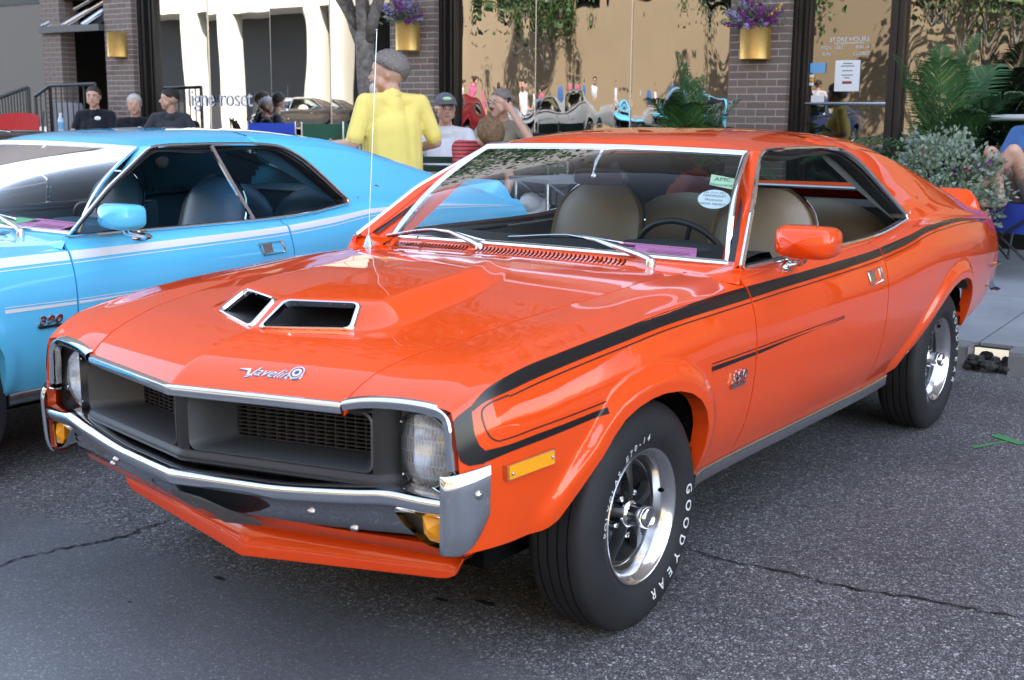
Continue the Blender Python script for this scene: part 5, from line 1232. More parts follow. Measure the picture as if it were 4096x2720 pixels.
def person(label, loc, rz, base, over=None, shirt='navy', pants='jeans', skin='skin', hair='brown', hairstyle='short', yaw=0, pitch=0, roll=0, belly=1.0, sleeve=.62, group=None, beard=None, glasses=False, cap=None, vox=.0105, hs=1.06, lift=0, cropped=None, bare_legs=False, barefoot=False):
    J = {k: V3(*v) for k, v in base.items()}
    for k, v in (over or {}).items(): J[k] = V3(*v)
    for k in J:
        if k[:2] not in ('an', 'to'): J[k] = J[k] + V3(0, 0, lift)
    caps = []     # (p0, r0, p1, r1, tag)
    def cp(a, ra, b, rb, t): caps.append((V3(*a), ra, V3(*b), rb, t))
    SK, SH, PA, SO = 0, 1, 2, 3
    # torso
    ax = J['chest'] - J['pel']; side = (J['shL'] - J['shR']); side /= np.linalg.norm(side); fwd = np.cross(side, ax/np.linalg.norm(ax))
    for s in (-1, 1):
        cp(J['pel'] + side*.065*s, .118*belly, J['chest'] + side*.075*s - ax*.05, .122*(.5+.5*belly), SH)
        cp(J['chest'] + side*.075*s, .115, J['sh' + 'RL'[s > 0]] - side*.035*s + (J['neck'] - J['chest'])*-.12, .075, SH)
        cp(J['pel'] + side*.06*s - ax*.12, .122*(.4+.6*belly), J['hip' + 'RL'[s > 0]], .098, PA)
    cp(J['pel'] - fwd*.03, .11*belly, J['chest'] - fwd*.035, .105*(.6+.4*belly), SH); cp(J['chest'] - fwd*.035, .10, J['neck'] - (J['neck']-J['chest'])*.22 - fwd*.01, .07, SH)
    cp(J['pel']*.55 + J['chest']*.45 + fwd*.05*belly, .125*belly, J['chest'] + fwd*.015, .118, SH)
    cp(J['chest'] + (J['neck']-J['chest'])*.75, .085, J['neck'], .062, SH)
    for s, k in ((1, 'L'), (-1, 'R')):
        cp(J['neck'] - (J['neck']-J['chest'])*.12 + side*s*.03, .052, J['sh'+k], .064, SH)
        sh, el, ha = J['sh'+k], J['el'+k], J['ha'+k]
        mid = sh + (el-sh)*sleeve
        cp(sh, .067, mid, .060, SH); cp(mid - (el-sh)*.05, .047, el, .040, SK); cp(el, .040, ha, .027, SK)
        d = ha - el; d /= np.linalg.norm(d); pn = np.cross(d, side*s); pn /= np.linalg.norm(pn) + 1e-9; sd = np.cross(pn, d)
        pal = ha + d*.075; cp(ha, .028, pal, .030, SK); cp(ha + sd*.016, .022, pal + sd*.022, .020, SK); cp(ha - sd*.016, .022, pal - sd*.022, .020, SK)
        inw = -pn if (pn @ (J['pel'] - ha)) < 0 else pn
        for q, (o_, ln) in enumerate(((-.030, .058), (-.010, .070), (.010, .072), (.030, .062))):
            b0 = pal + sd*o_ + d*.012; b1 = b0 + d*ln*.55 + inw*.014; b2 = b1 + d*ln*.30 + inw*.030; cp(b0, .0105, b1, .0095, SK); cp(b1, .0095, b2, .0080, SK)
        t0 = ha + d*.02 - sd*.028; cp(t0, .013, t0 - sd*.022 + d*.035 + inw*.012, .011, SK); cp(t0 - sd*.022 + d*.035 + inw*.012, .011, t0 - sd*.020 + d*.062 + inw*.022, .0095, SK)
        hip, kn, an = J['hip'+k], J['kn'+k], J['an'+k]; lt = SK if bare_legs else PA
        cp(hip, .098, hip + (kn-hip)*.5, .082, PA); cp(hip + (kn-hip)*.5, .080 if not bare_legs else .072, kn, .062 if not bare_legs else .055, lt)
        cf = kn + (an-kn)*.32 - V3(1, 0, 0)*.012; cp(kn, .060 if not bare_legs else .052, cf, .060 if not bare_legs else .054, lt); cp(cf, .058 if not bare_legs else .052, an, .046 if not bare_legs else .036, lt)
        ft = J.get('toe'+k, an + V3(.17, .02*s, -.045)); ht = an + V3(-.03, 0, -.035); fs = SK if barefoot else SO
        cp(an, .040, ht, .038, fs); cp(ht, .036, ft, .032, fs); cp(an + (ft-an)*.3, .036, ft, .032, fs)
        if barefoot:
            dd = (ft-an)/np.linalg.norm(ft-an)
            for q in range(5): cp(ft + V3(0, (q-2)*.014, 0), .010, ft + dd*(.034 - .004*abs(q-3)) + V3(0, (q-2)*.016, 0), .008, SK)
    # head
    Rh = np.array((Matrix.Rotation(yaw, 3, 'Z') @ Matrix.Rotation(pitch, 3, 'Y') @ Matrix.Rotation(roll, 3, 'X'))); hc = J['head']
    def H(x, y, z): return hc + Rh @ (V3(x, y, z)*hs)
    cp(J['neck'] - (J['head']-J['neck'])*.2, .060, J['neck']*.4 + H(-.02,0,-.06)*.6, .056, SK)
    cp(H(-.028,0,.025), .088*hs, H(.018,0,.030), .078*hs, SK); cp(H(.02,0,.03), .076*hs, H(.042,0,-.055), .052*hs, SK); cp(H(.045,0,-.075), .042*hs, H(.062,0,-.090), .028*hs, SK)
    for s in (1, -1):
        cp(H(.055,.030*s,-.015), .034, H(.03,.045*s,-.05), .034, SK); cp(H(-.012,.077*s,.012), .014, H(-.018,.080*s,-.018), .011, SK); cp(H(.078,.026*s,.022), .016, H(.080,.008*s,.026), .014, SK)
    cp(H(.090,0,.012), .010, H(.112,0,-.022), .013, SK); cp(H(.095,.010,-.026), .010, H(.095,-.010,-.026), .010, SK); cp(H(.086,.012,-.054), .013, H(.086,-.012,-.054), .013, SK)
    if cropped is not None: pass
    b = MB()
    for p0, r0, p1, r1, t in caps:
        d = p1 - p0; L = np.linalg.norm(d); d = d/L if L > 1e-6 else V3(0, 0, 1)
        a = np.linspace(-np.pi/2, 0, 5); e = np.linspace(0, np.pi/2, 5)
        P = [p0 + d*(r0*math.sin(q)) for q in a] + [p1 + d*(r1*math.sin(q)) for q in e]; R = [max(r0*math.cos(q), 1e-4) for q in a] + [max(r1*math.cos(q), 1e-4) for q in e]
        b.tube(np.array(P) + np.outer(np.arange(10), d)*1e-6, R, 14)
    me = b.me('person', [M[skin], CL[shirt], CL[pants], M['rubber']], smooth=False)
    root = empty('person', loc, rz, label, 'person', group)
    tmp = bpy.data.objects.new('tmp', me); C.objects.link(tmp)
    r = tmp.modifiers.new('r', 'REMESH'); r.mode = 'VOXEL'; r.voxel_size = vox; r.use_smooth_shade = True
    s = tmp.modifiers.new('s', 'SMOOTH'); s.factor = .5; s.iterations = 2
    dg = bpy.context.evaluated_depsgraph_get(); nm = bpy.data.meshes.new_from_object(tmp.evaluated_get(dg)); bpy.data.objects.remove(tmp)
    nm.materials.clear()
    for mm in (M[skin], CL[shirt], CL[pants], M['rubber']): nm.materials.append(mm)
    n = len(nm.polygons); ctr = np.empty(n*3); nm.polygons.foreach_get('center', ctr); ctr = ctr.reshape(-1, 3); best = np.full(n, 1e9); tg = np.zeros(n, int)
    for p0, r0, p1, r1, t in caps:
        d = p1 - p0; L2 = d @ d + 1e-12; u = np.clip(((ctr - p0) @ d)/L2, 0, 1); q = np.linalg.norm(ctr - p0 - u[:, None]*d, axis=1) - (r0 + (r1-r0)*u)
        k = q < best; best[k] = q[k]; tg[k] = t
    nm.polygons.foreach_set('material_index', tg); nm.polygons.foreach_set('use_smooth', [True]*n); nm.update()
    body = link('body', nm, root)
    # face and hair
    def hb(c, rad, n_=12, m_=8, bld=None):
        G = MB(); G.ball((0, 0, 0), rad, n_, m_); bld.add(np.concatenate(G.V) @ Rh.T*hs + H(*c), G.F)
    for s in (1, -1):
        e = MB(); hb((.086, .031*s, .008), (.010, .013, .006), bld=e); ey = e.build('eye', M['eyewhite'], body); e = MB(); hb((.092, .031*s, .008), (.006, .006, .006), bld=e); e.build('iris', M['eye'], ey)
        e = MB(); hb((.094, .032*s, .028), (.008, .020, .005), bld=e); e.build('eyebrow', HAIR['dark' if hair == 'brown' else hair if hair != 'blond' else 'brown'], body)
    e = MB(); hb((.094, 0, -.057), (.008, .022, .0065), bld=e); e.build('mouth', M['lip'], body)
    if hairstyle:
        h = MB(); ph = np.linspace(.0, 1.0, 13); th = np.linspace(0, 2*np.pi, 26, endpoint=False); rr = np.random.default_rng(len(label))
        G = np.empty((13, 26, 3))
        for i, p in enumerate(ph):
            for j, a in enumerate(th):
                fr = (1 + math.cos(a))/2      # 1 in front
                lim = {'short': 2.12 - .98*fr**1.3, 'balding': 2.15 - 1.15*fr**.9, 'long': 2.55 - 1.55*fr**2, 'bowed': 2.3 - 1.0*fr}[hairstyle]
                q = p*lim*(1 + (rr.uniform(-.05, .05) if i > 9 else 0)); w = -.012*max(0, (p-.75)/.25)**2 + {'short': .009, 'balding': .022, 'long': .024, 'bowed': .026}[hairstyle] + rr.uniform(-.003, .006)
                rx, ry, rz_ = .102 + w, .082 + w, .094 + w
                G[i, j] = (rx*math.sin(q)*math.cos(a) - .012, ry*math.sin(q)*math.sin(a), rz_*math.cos(q) + .030)
        h.grid(np.concatenate([G, (G[-1:]*[.88,.88,1] + [0,0,.004])]), cv=True); h.V = [v @ Rh.T*hs + hc for v in h.V]; h.build('hair', HAIR[hair], body, ang=180)
    if beard:
        h = MB(); hb((.078, 0, -.088), (.034, .046, .046), 14, 10, h); hb((.098, 0, -.040), (.012, .034, .009), 12, 8, h); h.build('beard', HAIR[beard], body)
    if beard is None and hairstyle == 'balding' and glasses: pass
    if glasses:
        h = MB()
        for s in (1, -1):
            h.tube(np.array([H(.108, .033*s + .024*math.cos(a), .008 + .017*math.sin(a)) for a in np.linspace(0, 2*np.pi, 17)[:-1]]), .0018, 5, closed=True); h.tube([H(.106, .057*s, .012), H(.0, .088*s, .016)], .0018, 5)
        h.tube([H(.110, .009, .012), H(.110, -.009, .012)], .0018, 5); h.build('glasses', M['dchrome'], body)
    if cap:
        h = MB(); G = np.array([[((.112)*math.sin(q)*math.cos(a) - .010, .096*math.sin(q)*math.sin(a), .098*math.cos(q) + .040) for a in np.linspace(0, 2*np.pi, 28, endpoint=False)] for q in np.linspace(.02, 1.55, 10)])
        h.grid(G, cv=True); br = np.array([[(.085 + .085*u*math.cos(a)*1.0, .085*math.sin(a)*(1 + .0*u), .043 - .016*u + .016*math.cos(a*1.2)) for a in np.linspace(-1.25, 1.25, 14)] for u in np.linspace(0, 1, 5)]); h.grid(br, 1); h.grid(br - [0, 0, .004], 1, flip=True)
        h.V = [v @ Rh.T*hs + hc for v in h.V]; c_ = h.build('cap', cap, body, ang=60)
        e = MB(); hb((.088, .0, .085), (.012, .040, .016), bld=e); e.build('cap_emblem', M['sticker_green'], c_)
    return root
def on_body(name, root, c, size, mt, rot=(0, 0, 0)):
    m = MB(); m.ball((0, 0, 0), size, 16, 8); o = m.build(name, mt, root); o.location = c; o.rotation_euler = rot; return o
# the man in the yellow shirt, walking behind the blue car
yl = person('man in a yellow T-shirt with grey hair and white beard walking behind the sky-blue car', (-3.98, -3.50, .0), R_(246), STAND,
    dict(chest=(.01,0,1.25), neck=(.0,0,1.455), head=(.05,.01,1.60), shL=(-.01,.205,1.405), shR=(-.01,-.205,1.405), elL=(-.03,.31,1.13), haL=(.16,.42,1.12), elR=(-.05,-.31,1.14), haR=(.16,-.24,1.08), knL=(.12,.10,.52), anL=(-.10,.11,.10)), shirt='yellow', pants='shorts', hair='grey', hairstyle='balding', beard='white', belly=1.28, yaw=R_(52), sleeve=.84, hs=1.14); yl.scale = (1.05,)*3
w_ = MB(); w_.tube(np.array([[.135 + .033*math.cos(a)*.5, .404 - .033*math.cos(a)*.86, 1.121 + .033*math.sin(a)] for a in np.linspace(0, 2*np.pi, 17)[:-1]]), .009, 6, closed=True); w_.build('wristwatch', M['chrome'], yl)
# three men sitting beyond the blue car
G3 = 'people sitting on the pavement'
zs_ = .10
m1 = person('young man in a black T-shirt with brown hair looking at his phone', (-6.98, -11.09, float(pz(-7.0))), R_(36), SEAT, dict(haR=(.26,-.02,.74), haL=(.26,.06,.70)), shirt='navy', hair='brown', belly=1.15, yaw=R_(4), group=G3, lift=.10)
p_ = MB(); p_.box((.30,-.05,.855), (.40,.03,.87)); p_.build('phone', M['black'], m1, smooth=False)
m2 = person('white-haired man in a black T-shirt with sunglasses at the collar', (-7.27, -10.66, float(pz(-7.2))), R_(40), SEAT, dict(haR=(.30,-.22,.66), haL=(.28,.22,.66)), shirt='navy', hair='white', belly=1.2, yaw=R_(8), group=G3, skin='skin')
g_ = MB(); g_.box((.068,-.012,.90), (.085,.004,.96)); g_.box((.072,-.03,.93), (.085,.025,.955)); g_.build('sunglasses', M['black'], m2, smooth=False)
m3 = person('dark-haired man in a charcoal polo shirt turned to his left', (-7.45, -10.20, float(pz(-7.4))), R_(40), SEAT, dict(haR=(.20,-.42,.66), elR=(.0,-.34,.76), elL=(.0,.32,.78), haL=(.1,.30,.62)), shirt='charcoal', hair='dark', belly=1.2, yaw=R_(-78), group=G3, lift=.06)
for r_, lc in ((m1, (.066,.065,1.065)), (m2, (.070,.07,.93))):
    on_body('shirt_badge', r_, lc, (.006,.042,.026), M['signwhite'], (0, R_(-12), 0))
# around the orange car's roof
m4 = person('man in a white shirt and grey cap sitting with his arm on the bench', (-5.80, -4.46, float(pz(-5.8)) + .02), R_(30), SEAT, dict(haR=(.32,-.10,.72), elR=(.10,-.30,.74), haL=(.34,.22,.72), elL=(.14,.30,.76)), shirt='white', hair='grey', hairstyle='short', glasses=True, yaw=R_(18), cap=[cloth('cap_grey', (.12,.13,.16)), cloth('cap_brim', (.05,.055,.07))], belly=1.05, group=G3, skin='skin2')
m5 = person('man in a khaki shirt sitting with a phone held to his ear', (-6.43, -4.32, float(pz(-6.4)) + .05), R_(10), SEAT, dict(haL=(.045,.135,1.17), elL=(.12,.36,.92), elR=(.05,-.30,.78), haR=(.24,-.20,.68)), shirt='khaki', hair='grey', hairstyle='short', glasses=True, yaw=R_(-28), belly=1.15, group=G3, beard=None)
p_ = MB(); p_.box((.0,.100,1.16), (.05,.116,1.28)); p_.build('phone', M['black'], m5, smooth=False)
ms_ = MB(); ms_.ball((.075,-.045,1.180), (.014,.030,.010), 12, 8); ms_.build('moustache', HAIR['brown'], m5)
m6 = person('woman in a red striped top bent forward with blond hair hanging down', (-5.38, -3.92, float(pz(-5.4)) + .02), R_(62), SEAT, dict(chest=(.22,0,.79), neck=(.36,0,.96), head=(.47,0,1.03), shL=(.30,.18,.93), shR=(.30,-.18,.93), elL=(.42,.22,.68), elR=(.42,-.22,.68), haL=(.55,.10,.50), haR=(.55,-.10,.50)), shirt='stripes', hair='blond', hairstyle='bowed', pitch=R_(70), belly=1.05, group=G3, pants='shorts')
# barefoot person in the blue folding chair at the right edge
m7 = person('barefoot person with crossed bare legs in the blue folding chair', (-7.08, .20, float(pz(-7.0)) + .04), R_(-24), SEAT, dict(knL=(.36,.10,.88), anL=(.46,-.10,.60), toeL=(.58,-.20,.575), knR=(.38,-.08,.86), anR=(.42,.06,.54), toeR=(.57,.03,.50), haL=(.2,.3,.7), haR=(.2,-.3,.7)), shirt='bluec', pants='shorts', hair='brown', hairstyle='long', bare_legs=True, barefoot=True, group=G3)
# ---------------------------------------------------------------- chairs, benches, rails
M['alu'] = mat('aluminium_tube', (.62, .63, .65), .25, metal=1); M['darksteel'] = mat('dark_rail', (.045, .046, .05), .4, metal=.3); M['bluesteel'] = mat('navy_steel', (.02, .025, .04), .4)
FAB = {'green': cloth('green_canvas', (.035, .115, .070)), 'blue': cloth('blue_canvas', (.035, .075, .46)), 'black': cloth('black_canvas', (.014, .014, .016)), 'red': cloth('red_canvas', (.45, .03, .03)), 'navyf': cloth('navy_canvas', (.012, .016, .05))}
def director_chair(fab, loc, rz, label, group='folding chairs on the pavement', frame='alu'):
    r = empty('folding_chair', loc, rz, label, 'chair', group)
    m = MB(); G = [[(-.24 - .02*math.cos(y*6), y, z) for y in np.linspace(-.27, .27, 9)] for z in (.66,.75,.86)]
    m.grid(np.array(G)); m.grid(np.array(G) + [-.006, 0, 0], flip=True); m.build('chair_back', FAB[fab], r)
    m = MB(); G = [[(x, y, .44 - .03*math.cos(y*5.5)) for y in np.linspace(-.26, .26, 9)] for x in (-.2, 0, .2)]; m.grid(np.array(G)); m.grid(np.array(G) - [0, 0, .006], flip=True); m.build('chair_seat', FAB[fab], r)
    for s in (1, -1):
        m = MB(); m.tube([(-.24, .28*s, .88),(-.24, .28*s, .02)], .011, 8); m.tube([(.22, .28*s, .02),(.22, .28*s, .58),(.20, .28*s, .615),(.16, .28*s, .63),(-.23, .28*s, .63)], .011, 8); m.build('chair_side_frame', M[frame], r)
        m = MB(); m.tube([(-.22, .265*s, .03), (.20, .265*-s, .43)], .009, 6); m.build('cross_leg', M[frame], r)
        m = MB(); bx(m, (-.22, (.28*s) - .022, .635), (.18, (.28*s) + .022, .655)); m.build('armrest', FAB[fab], r)
    return r
def quad_chair(fab, loc, rz, label, group='folding chairs on the pavement', frame='darksteel', sc=1):
    r = empty('camp_chair', loc, rz, label, 'chair', group); r.scale = (sc,)*3
    m = MB(); G = np.array([[(-.16 - .16*t - .05*math.cos(s*1.4), .30*s*(1 - .12*max(0, t-.8)/.2), .42 + .56*t - .03*abs(s)**3*(t > .9)) for s in np.linspace(-1, 1, 11)] for t in np.linspace(0, 1, 9)]); m.grid(G); m.grid(G - [.008, 0, 0], flip=True); m.build('chair_back', FAB[fab], r)
    m = MB(); G = np.array([[(x, .29*s, .43 + .05*abs(s)**2 + .03*(x > .15)) for s in np.linspace(-1, 1, 9)] for x in (-.18, -.05, .1, .24)]); m.grid(G); m.grid(G - [0, 0, .01], flip=True)
    G2 = np.array([[(.24, .29*s, z) for s in (-1, 0, 1)] for z in (.46, .26)]); m.grid(G2); m.build('chair_seat', FAB[fab], r)
    for s in (1, -1):
        m = MB(); m.tube([(-.36, .31*s, 1.0), (-.25, .31*s, .02)], .010, 8); m.tube([(.27, .32*s, .02), (.27, .33*s, .66)], .010, 8); m.build('chair_post', M[frame], r)
        m = MB(); m.tube([(.27, .31*s, .44), (.26, -.31*s, .03)], .010, 8); m.tube([(-.25, .31*s, .03), (.27, .32*s, .44)], .010, 8); m.build('cross_leg', M[frame], r)
        m = MB(); G = np.array([[(x, .33*s + d, .66 - .03*math.sin((x + .3)*5)) for d in (-.05, .05)] for x in np.linspace(-.30, .29, 8)]); m.grid(G); m.grid(G - [0, 0, .012], flip=True); m.build('armrest', FAB[fab], r)
    return r
def at_z(x, dz=0): return float(pz(x)) + dz
director_chair('green', (-6.15, -6.30, at_z(-6.1, .22)), R_(28), 'green canvas folding chair farther from the man in yellow')
director_chair('green', (-6.32, -5.86, at_z(-6.3, .22)), R_(32), 'green canvas folding chair half behind the man in yellow')
director_chair('blue', (-6.95, -7.95, at_z(-6.9, .18)), R_(30), 'low blue canvas chair in front of the shop window lettering')
quad_chair('black', (-6.10, -4.33, at_z(-6.1, .04)), R_(15), 'black camp chair with white piping behind the man in the cap')
quad_chair('black', (-6.62, -4.28, at_z(-6.6, .02)), R_(10), 'black camp chair under the man with the phone')
quad_chair('navyf', (-7.37, -10.72, at_z(-7.3, .03)), R_(40), 'navy camp chair of the white-haired man')
quad_chair('black', (-7.08, -11.16, at_z(-7.0, .08)), R_(36), 'black camp chair of the young man with the phone')
quad_chair('black', (-7.55, -10.27, at_z(-7.5, .06)), R_(40), 'black camp chair of the man in the charcoal polo')
quad_chair('red', (-5.2, -10.35, at_z(-5.2, .22)), R_(20), 'red and grey camp chair at the far left edge')
quad_chair('blue', (-7.05, .20, at_z(-7.0, .02)), R_(-24), 'blue camp chair at the right edge under the barefoot person', sc=1.12)
quad_chair('black', (-5.62, -2.75, at_z(-5.6)), R_(20), 'low dark camp chair seen through the orange car windscreen')
# slatted dark-green bench in front of the man in the cap
b = empty('park_bench', (-5.05, -3.72, at_z(-5.0)), R_(30), 'dark green slatted bench behind the tail of the sky-blue car', 'bench')
for k, z in enumerate((.72, .79, .86)):
    m = MB(); m.box((-.25 - .01*k, -.85, z - .027), (-.22 - .01*k, .85, z + .027)); m.build('slat', mat('bench_green_%d' % k, (.012, .045, .032), .4), b, smooth=False)
for k in range(4):
    m = MB(); m.box((-.18 + .11*k, -.85, .43), (-.09 + .11*k, .85, .455)); m.build('slat', bpy.data.materials['bench_green_0'], b, smooth=False)
for y in (-.7, 0, .7):
    m = MB(); m.tube([(-.24, y, .88), (-.20, y, .44), (.24, y, .42), (.26, y, .0)], .022, 8); m.tube([(-.18, y, .44), (-.22, y, .0)], .022, 8); m.build('bench_leg', bpy.data.materials['bench_green_0'], b)
# white folding table with crossed legs, seen through the windscreen
t_ = empty('folding_table', (-5.35, -2.65, at_z(-5.3)), R_(60), 'grey folding table with crossed metal legs beyond the orange car', 'table')
m = MB(); m.box((-.35, -.55, .72), (.35, .55, .75)); m.build('tabletop', mat('table_grey', (.16, .17, .18), .4), t_, smooth=False)
for x in (-.28, .28):
    for s in (1, -1):
        m = MB(); m.tube([(x, .5*s, .72), (x, -.5*s, .03)], .012, 6); m.tube([(x, .52*s, .72), (x, .52*s, .0)], .012, 6); m.build('table_leg', M['alu'], t_)
m = MB()
for k in range(8): m.ball((rng.uniform(-.12, .12), rng.uniform(-.12, .12), rng.uniform(0, .12)), (.10, .09, .07), 10, 7)
o = m.build('white_bag', CL['white'], None); o.location = (-5.05, -3.05, at_z(-5, .46)); tag(o, 'crumpled white cloth bag on the dark chair beyond the windscreen', 'bag')
# cafe table and bottle at the left
g_ = empty('cafe_table', (-4.75, -9.6, at_z(-4.8)), 0, 'round dark green table top beyond the black car', 'table')
m = MB(); m.lathe([(.02,1.03),(.40,1.03),(.46,1.01),(.46,.99),(.02,.985)], 32); m.build('tabletop', bpy.data.materials['bench_green_0'], g_, ang=30)
m = MB(); m.lathe([(.03,.98),(.03,.04),(.25,.0)], 16); m.build('table_leg', M['darksteel'], g_)
m = MB(); m.lathe([(.001,0),(.032,.0),(.033,.02),(.033,.12),(.030,.15),(.014,.185),(.014,.20)], 16); bt = m.build('water_bottle', mat('bottle_plastic', (.45, .60, .72), .15, coat=.5), None); bt.location = (-5.2, -9.22, at_z(-5.2, .985)); tag(bt, 'clear water bottle with blue label beside the young man', 'bottle')
m = MB(); m.lathe([(.0335,.05),(.034,.055),(.034,.115),(.0335,.12)], 16); m.build('bottle_label', M['noticeblue'], bt)
m = MB(); m.lathe([(.016,.195),(.016,.218),(.001,.22)], 12); m.build('bottle_cap', M['signwhite'], bt)
sm = MB(); sm.box((-.25, -.5, .93), (.25, .5, .98)); sd_ = empty('side_table', (-5.3, -9.2, at_z(-5.3)), R_(30), 'low dark table the water bottle stands on', 'table'); sm.build('tabletop', M['darksteel'], sd_, smooth=False)
for x, y in ((-.2,-.4),(.2,-.4),(-.2,.4),(.2,.4)):
    m = MB(); m.tube([(x, y, .93), (x, y, 0)], .02, 6); m.build('table_leg', M['darksteel'], sd_)
# utility box, railings of the ramp
m = MB(); m.lathe([(.22,0),(.22,1.20),(.20,1.24),(.02,1.25)], 24); o = m.build('litter_bin', mat('bin_grey', (.30, .31, .33), .5), None); o.location = (-7.75, -12.75, .27); tag(o, 'light grey cylindrical bin behind the ramp railing', 'bin')
rl = empty('ramp_railing', (0, 0, 0), 0, 'dark metal railing with vertical bars along the shop entrance ramp', 'railing')
def rail_run(a, b_, h, nb, drop):
    a, b_ = np.array(a, float), np.array(b_, float); m = MB(); m.tube(lerpP([a, b_], 6), .024, 8); m.build('handrail', M['darksteel'], rl); m = MB(); m.tube(lerpP([a - [0,0,drop], b_ - [0,0,drop]], 6), .018, 8); m.build('bottom_rail', M['darksteel'], rl)
    for t in np.linspace(0, 1, nb):
        p = a + (b_-a)*t; m = MB(); m.tube([p, p - [0, 0, drop]], .010 if 0 < t < 1 else .022, 6); m.build('baluster', M['darksteel'], rl)
RP = [(-7.5,-13.10,1.60),(-7.5,-12.75,1.74),(-7.5,-11.75,1.76)]
rail_run(RP[0], RP[1], 0, 4, 1.1); rail_run(RP[1], RP[2], 0, 9, 1.1)
rail_run((-6.6,-13.35,1.40), (-7.3,-12.95,1.72), 0, 22, 1.05)
# white pipe frame by the right-hand palm
wp = empty('pipe_rail', (0, 0, 0), 0, 'white pipe hand rail in front of the right-hand window', 'railing')
m = MB(); m.tube([(-8.05,-.72,.30),(-8.05,-.72,1.395),(-8.05,-.60,1.41),(-8.05,.30,1.42)], .026, 10); m.build('pipe', mat('pipe_white', (.62, .64, .64), .35), wp)
sg_ = card('poster', -1.22, -1.05, .80, 1.10, 'signwhite', 'white poster leaning at the foot of the window behind the silver plant', 'poster', x=-8.25)
m = MB(); bx(m, (-8.244, -1.20, .86), (-8.242, -1.07, .98)); m.build('print', M['noticeblue'], sg_, smooth=False)
# gold pots on the pillars, two of them full of flowers
def leafcard(m, p, d, w, l, mi=0, nrm=None):
    d = d/np.linalg.norm(d); s = np.cross(d, rng.normal(size=3)); s /= np.linalg.norm(s); n = np.cross(s, d)
    m.add([p, p + d*l*.5 + s*w*.5 + n*w*.12, p + d*l, p + d*l*.5 - s*w*.5 + n*w*.12], [(0, 1, 2, 3)], mi)
M['leaf'] = mat('leaf_green', (.045, .10, .025), .55, noise=(8, .3)); M['leaf2'] = mat('leaf_pale', (.16, .22, .12), .6, noise=(8, .25)); M['silverleaf'] = mat('silver_leaf', (.26, .33, .26), .7, noise=(10, .25))
M['fl1'] = mat('violet_petal', (.22, .025, .24), .6, noise=(20, .2)); M['fl2'] = mat('lilac_petal', (.42, .34, .62), .6, noise=(20, .15)); M['fl3'] = mat('yellow_petal', (.70, .50, .06), .6); M['fl4'] = mat('red_petal', (.45, .02, .02), .6); M['fl5'] = mat('white_petal', (.6, .6, .58), .6)
def gold_pot(y, z0, z1, flowers, label):
    r = empty('wall_planter', (FX, y, z0), 0, label, 'planter', 'gold wall planters on the brick pillars'); h = z1 - z0
    th = np.linspace(-np.pi/2, np.pi/2, 24); R0 = .145
    m = MB(); m.grid(np.array([[(.03 + rr*math.cos(a)*1.05, rr*math.sin(a), zz) for a in th] for rr, zz in ((R0-.006, h-.02), (R0, h-.004), (R0+.002, h), (R0, h-.004), (R0, .006), (R0-.006, 0))])); m.add([(.03 + R0*1.0*math.cos(a), R0*math.sin(a), .001) for a in th], [tuple(range(24))]); bx(m, (0, -R0, 0), (.03, R0, h)); m.build('pot', M['gold'], r, ang=40)
    m = MB(); m.add([(.03 + .14*math.cos(a), .14*math.sin(a), h - .03) for a in th], [tuple(range(24))]); m.build('soil', M['tar'], r)
    if flowers:
        fo = MB(); fl = [MB() for _ in range(4)]
        for k in range(420):
            a, e = rng.uniform(-1.7, 1.7), rng.uniform(-.1, 1.3); d = V3(math.cos(a)*math.cos(e), math.sin(a)*math.cos(e), math.sin(e)); p = V3(.08, 0, h) + d*rng.uniform(.05, .24)*[.8, 1.35, 1.0]; leafcard(fo, p, d + rng.normal(0, .4, 3), .014, rng.uniform(.03, .06), int(rng.random() < .35))
        fo.build('foliage', [M['leaf'], M['leaf2']], r, smooth=False)['kind'] = 'stuff'
        for sp in range(22):
            a, e = rng.uniform(-1.6, 1.6), rng.uniform(.05, 1.5); d = V3(math.cos(a)*math.cos(e)*.7, math.sin(a)*math.cos(e), math.sin(e)); L_ = rng.uniform(.20, .34)*(1 + .3*math.sin(e)); ci = int(rng.choice([0, 0, 1, 1, 1, 2, 3], p=[.2,.2,.17,.17,.16,.05 if y > -4 else .0,.05 if y > -4 else .10]))
            m = MB()
            for q in range(70):
                t = rng.uniform(.45, 1); p = V3(.08, 0, h - .02) + d*L_*t + rng.normal(0, .017*(1.25 - t), 3); leafcard(m, p, rng.normal(0, 1, 3) + d*.3, .020, .022)
            m.build('flower_spike', M[('fl1', 'fl2', 'fl3', 'fl5')[ci]], r, smooth=False)
    return r
gold_pot(-12.10, 2.137, 2.474, False, 'empty gold wall planter on the left-hand brick pillar'); gold_pot(-6.87, 2.107, 2.421, True, 'gold wall planter with purple flowers behind the man in yellow'); gold_pot(-2.60, 1.933, 2.237, True, 'gold wall planter with purple and yellow flowers beside the shop door')
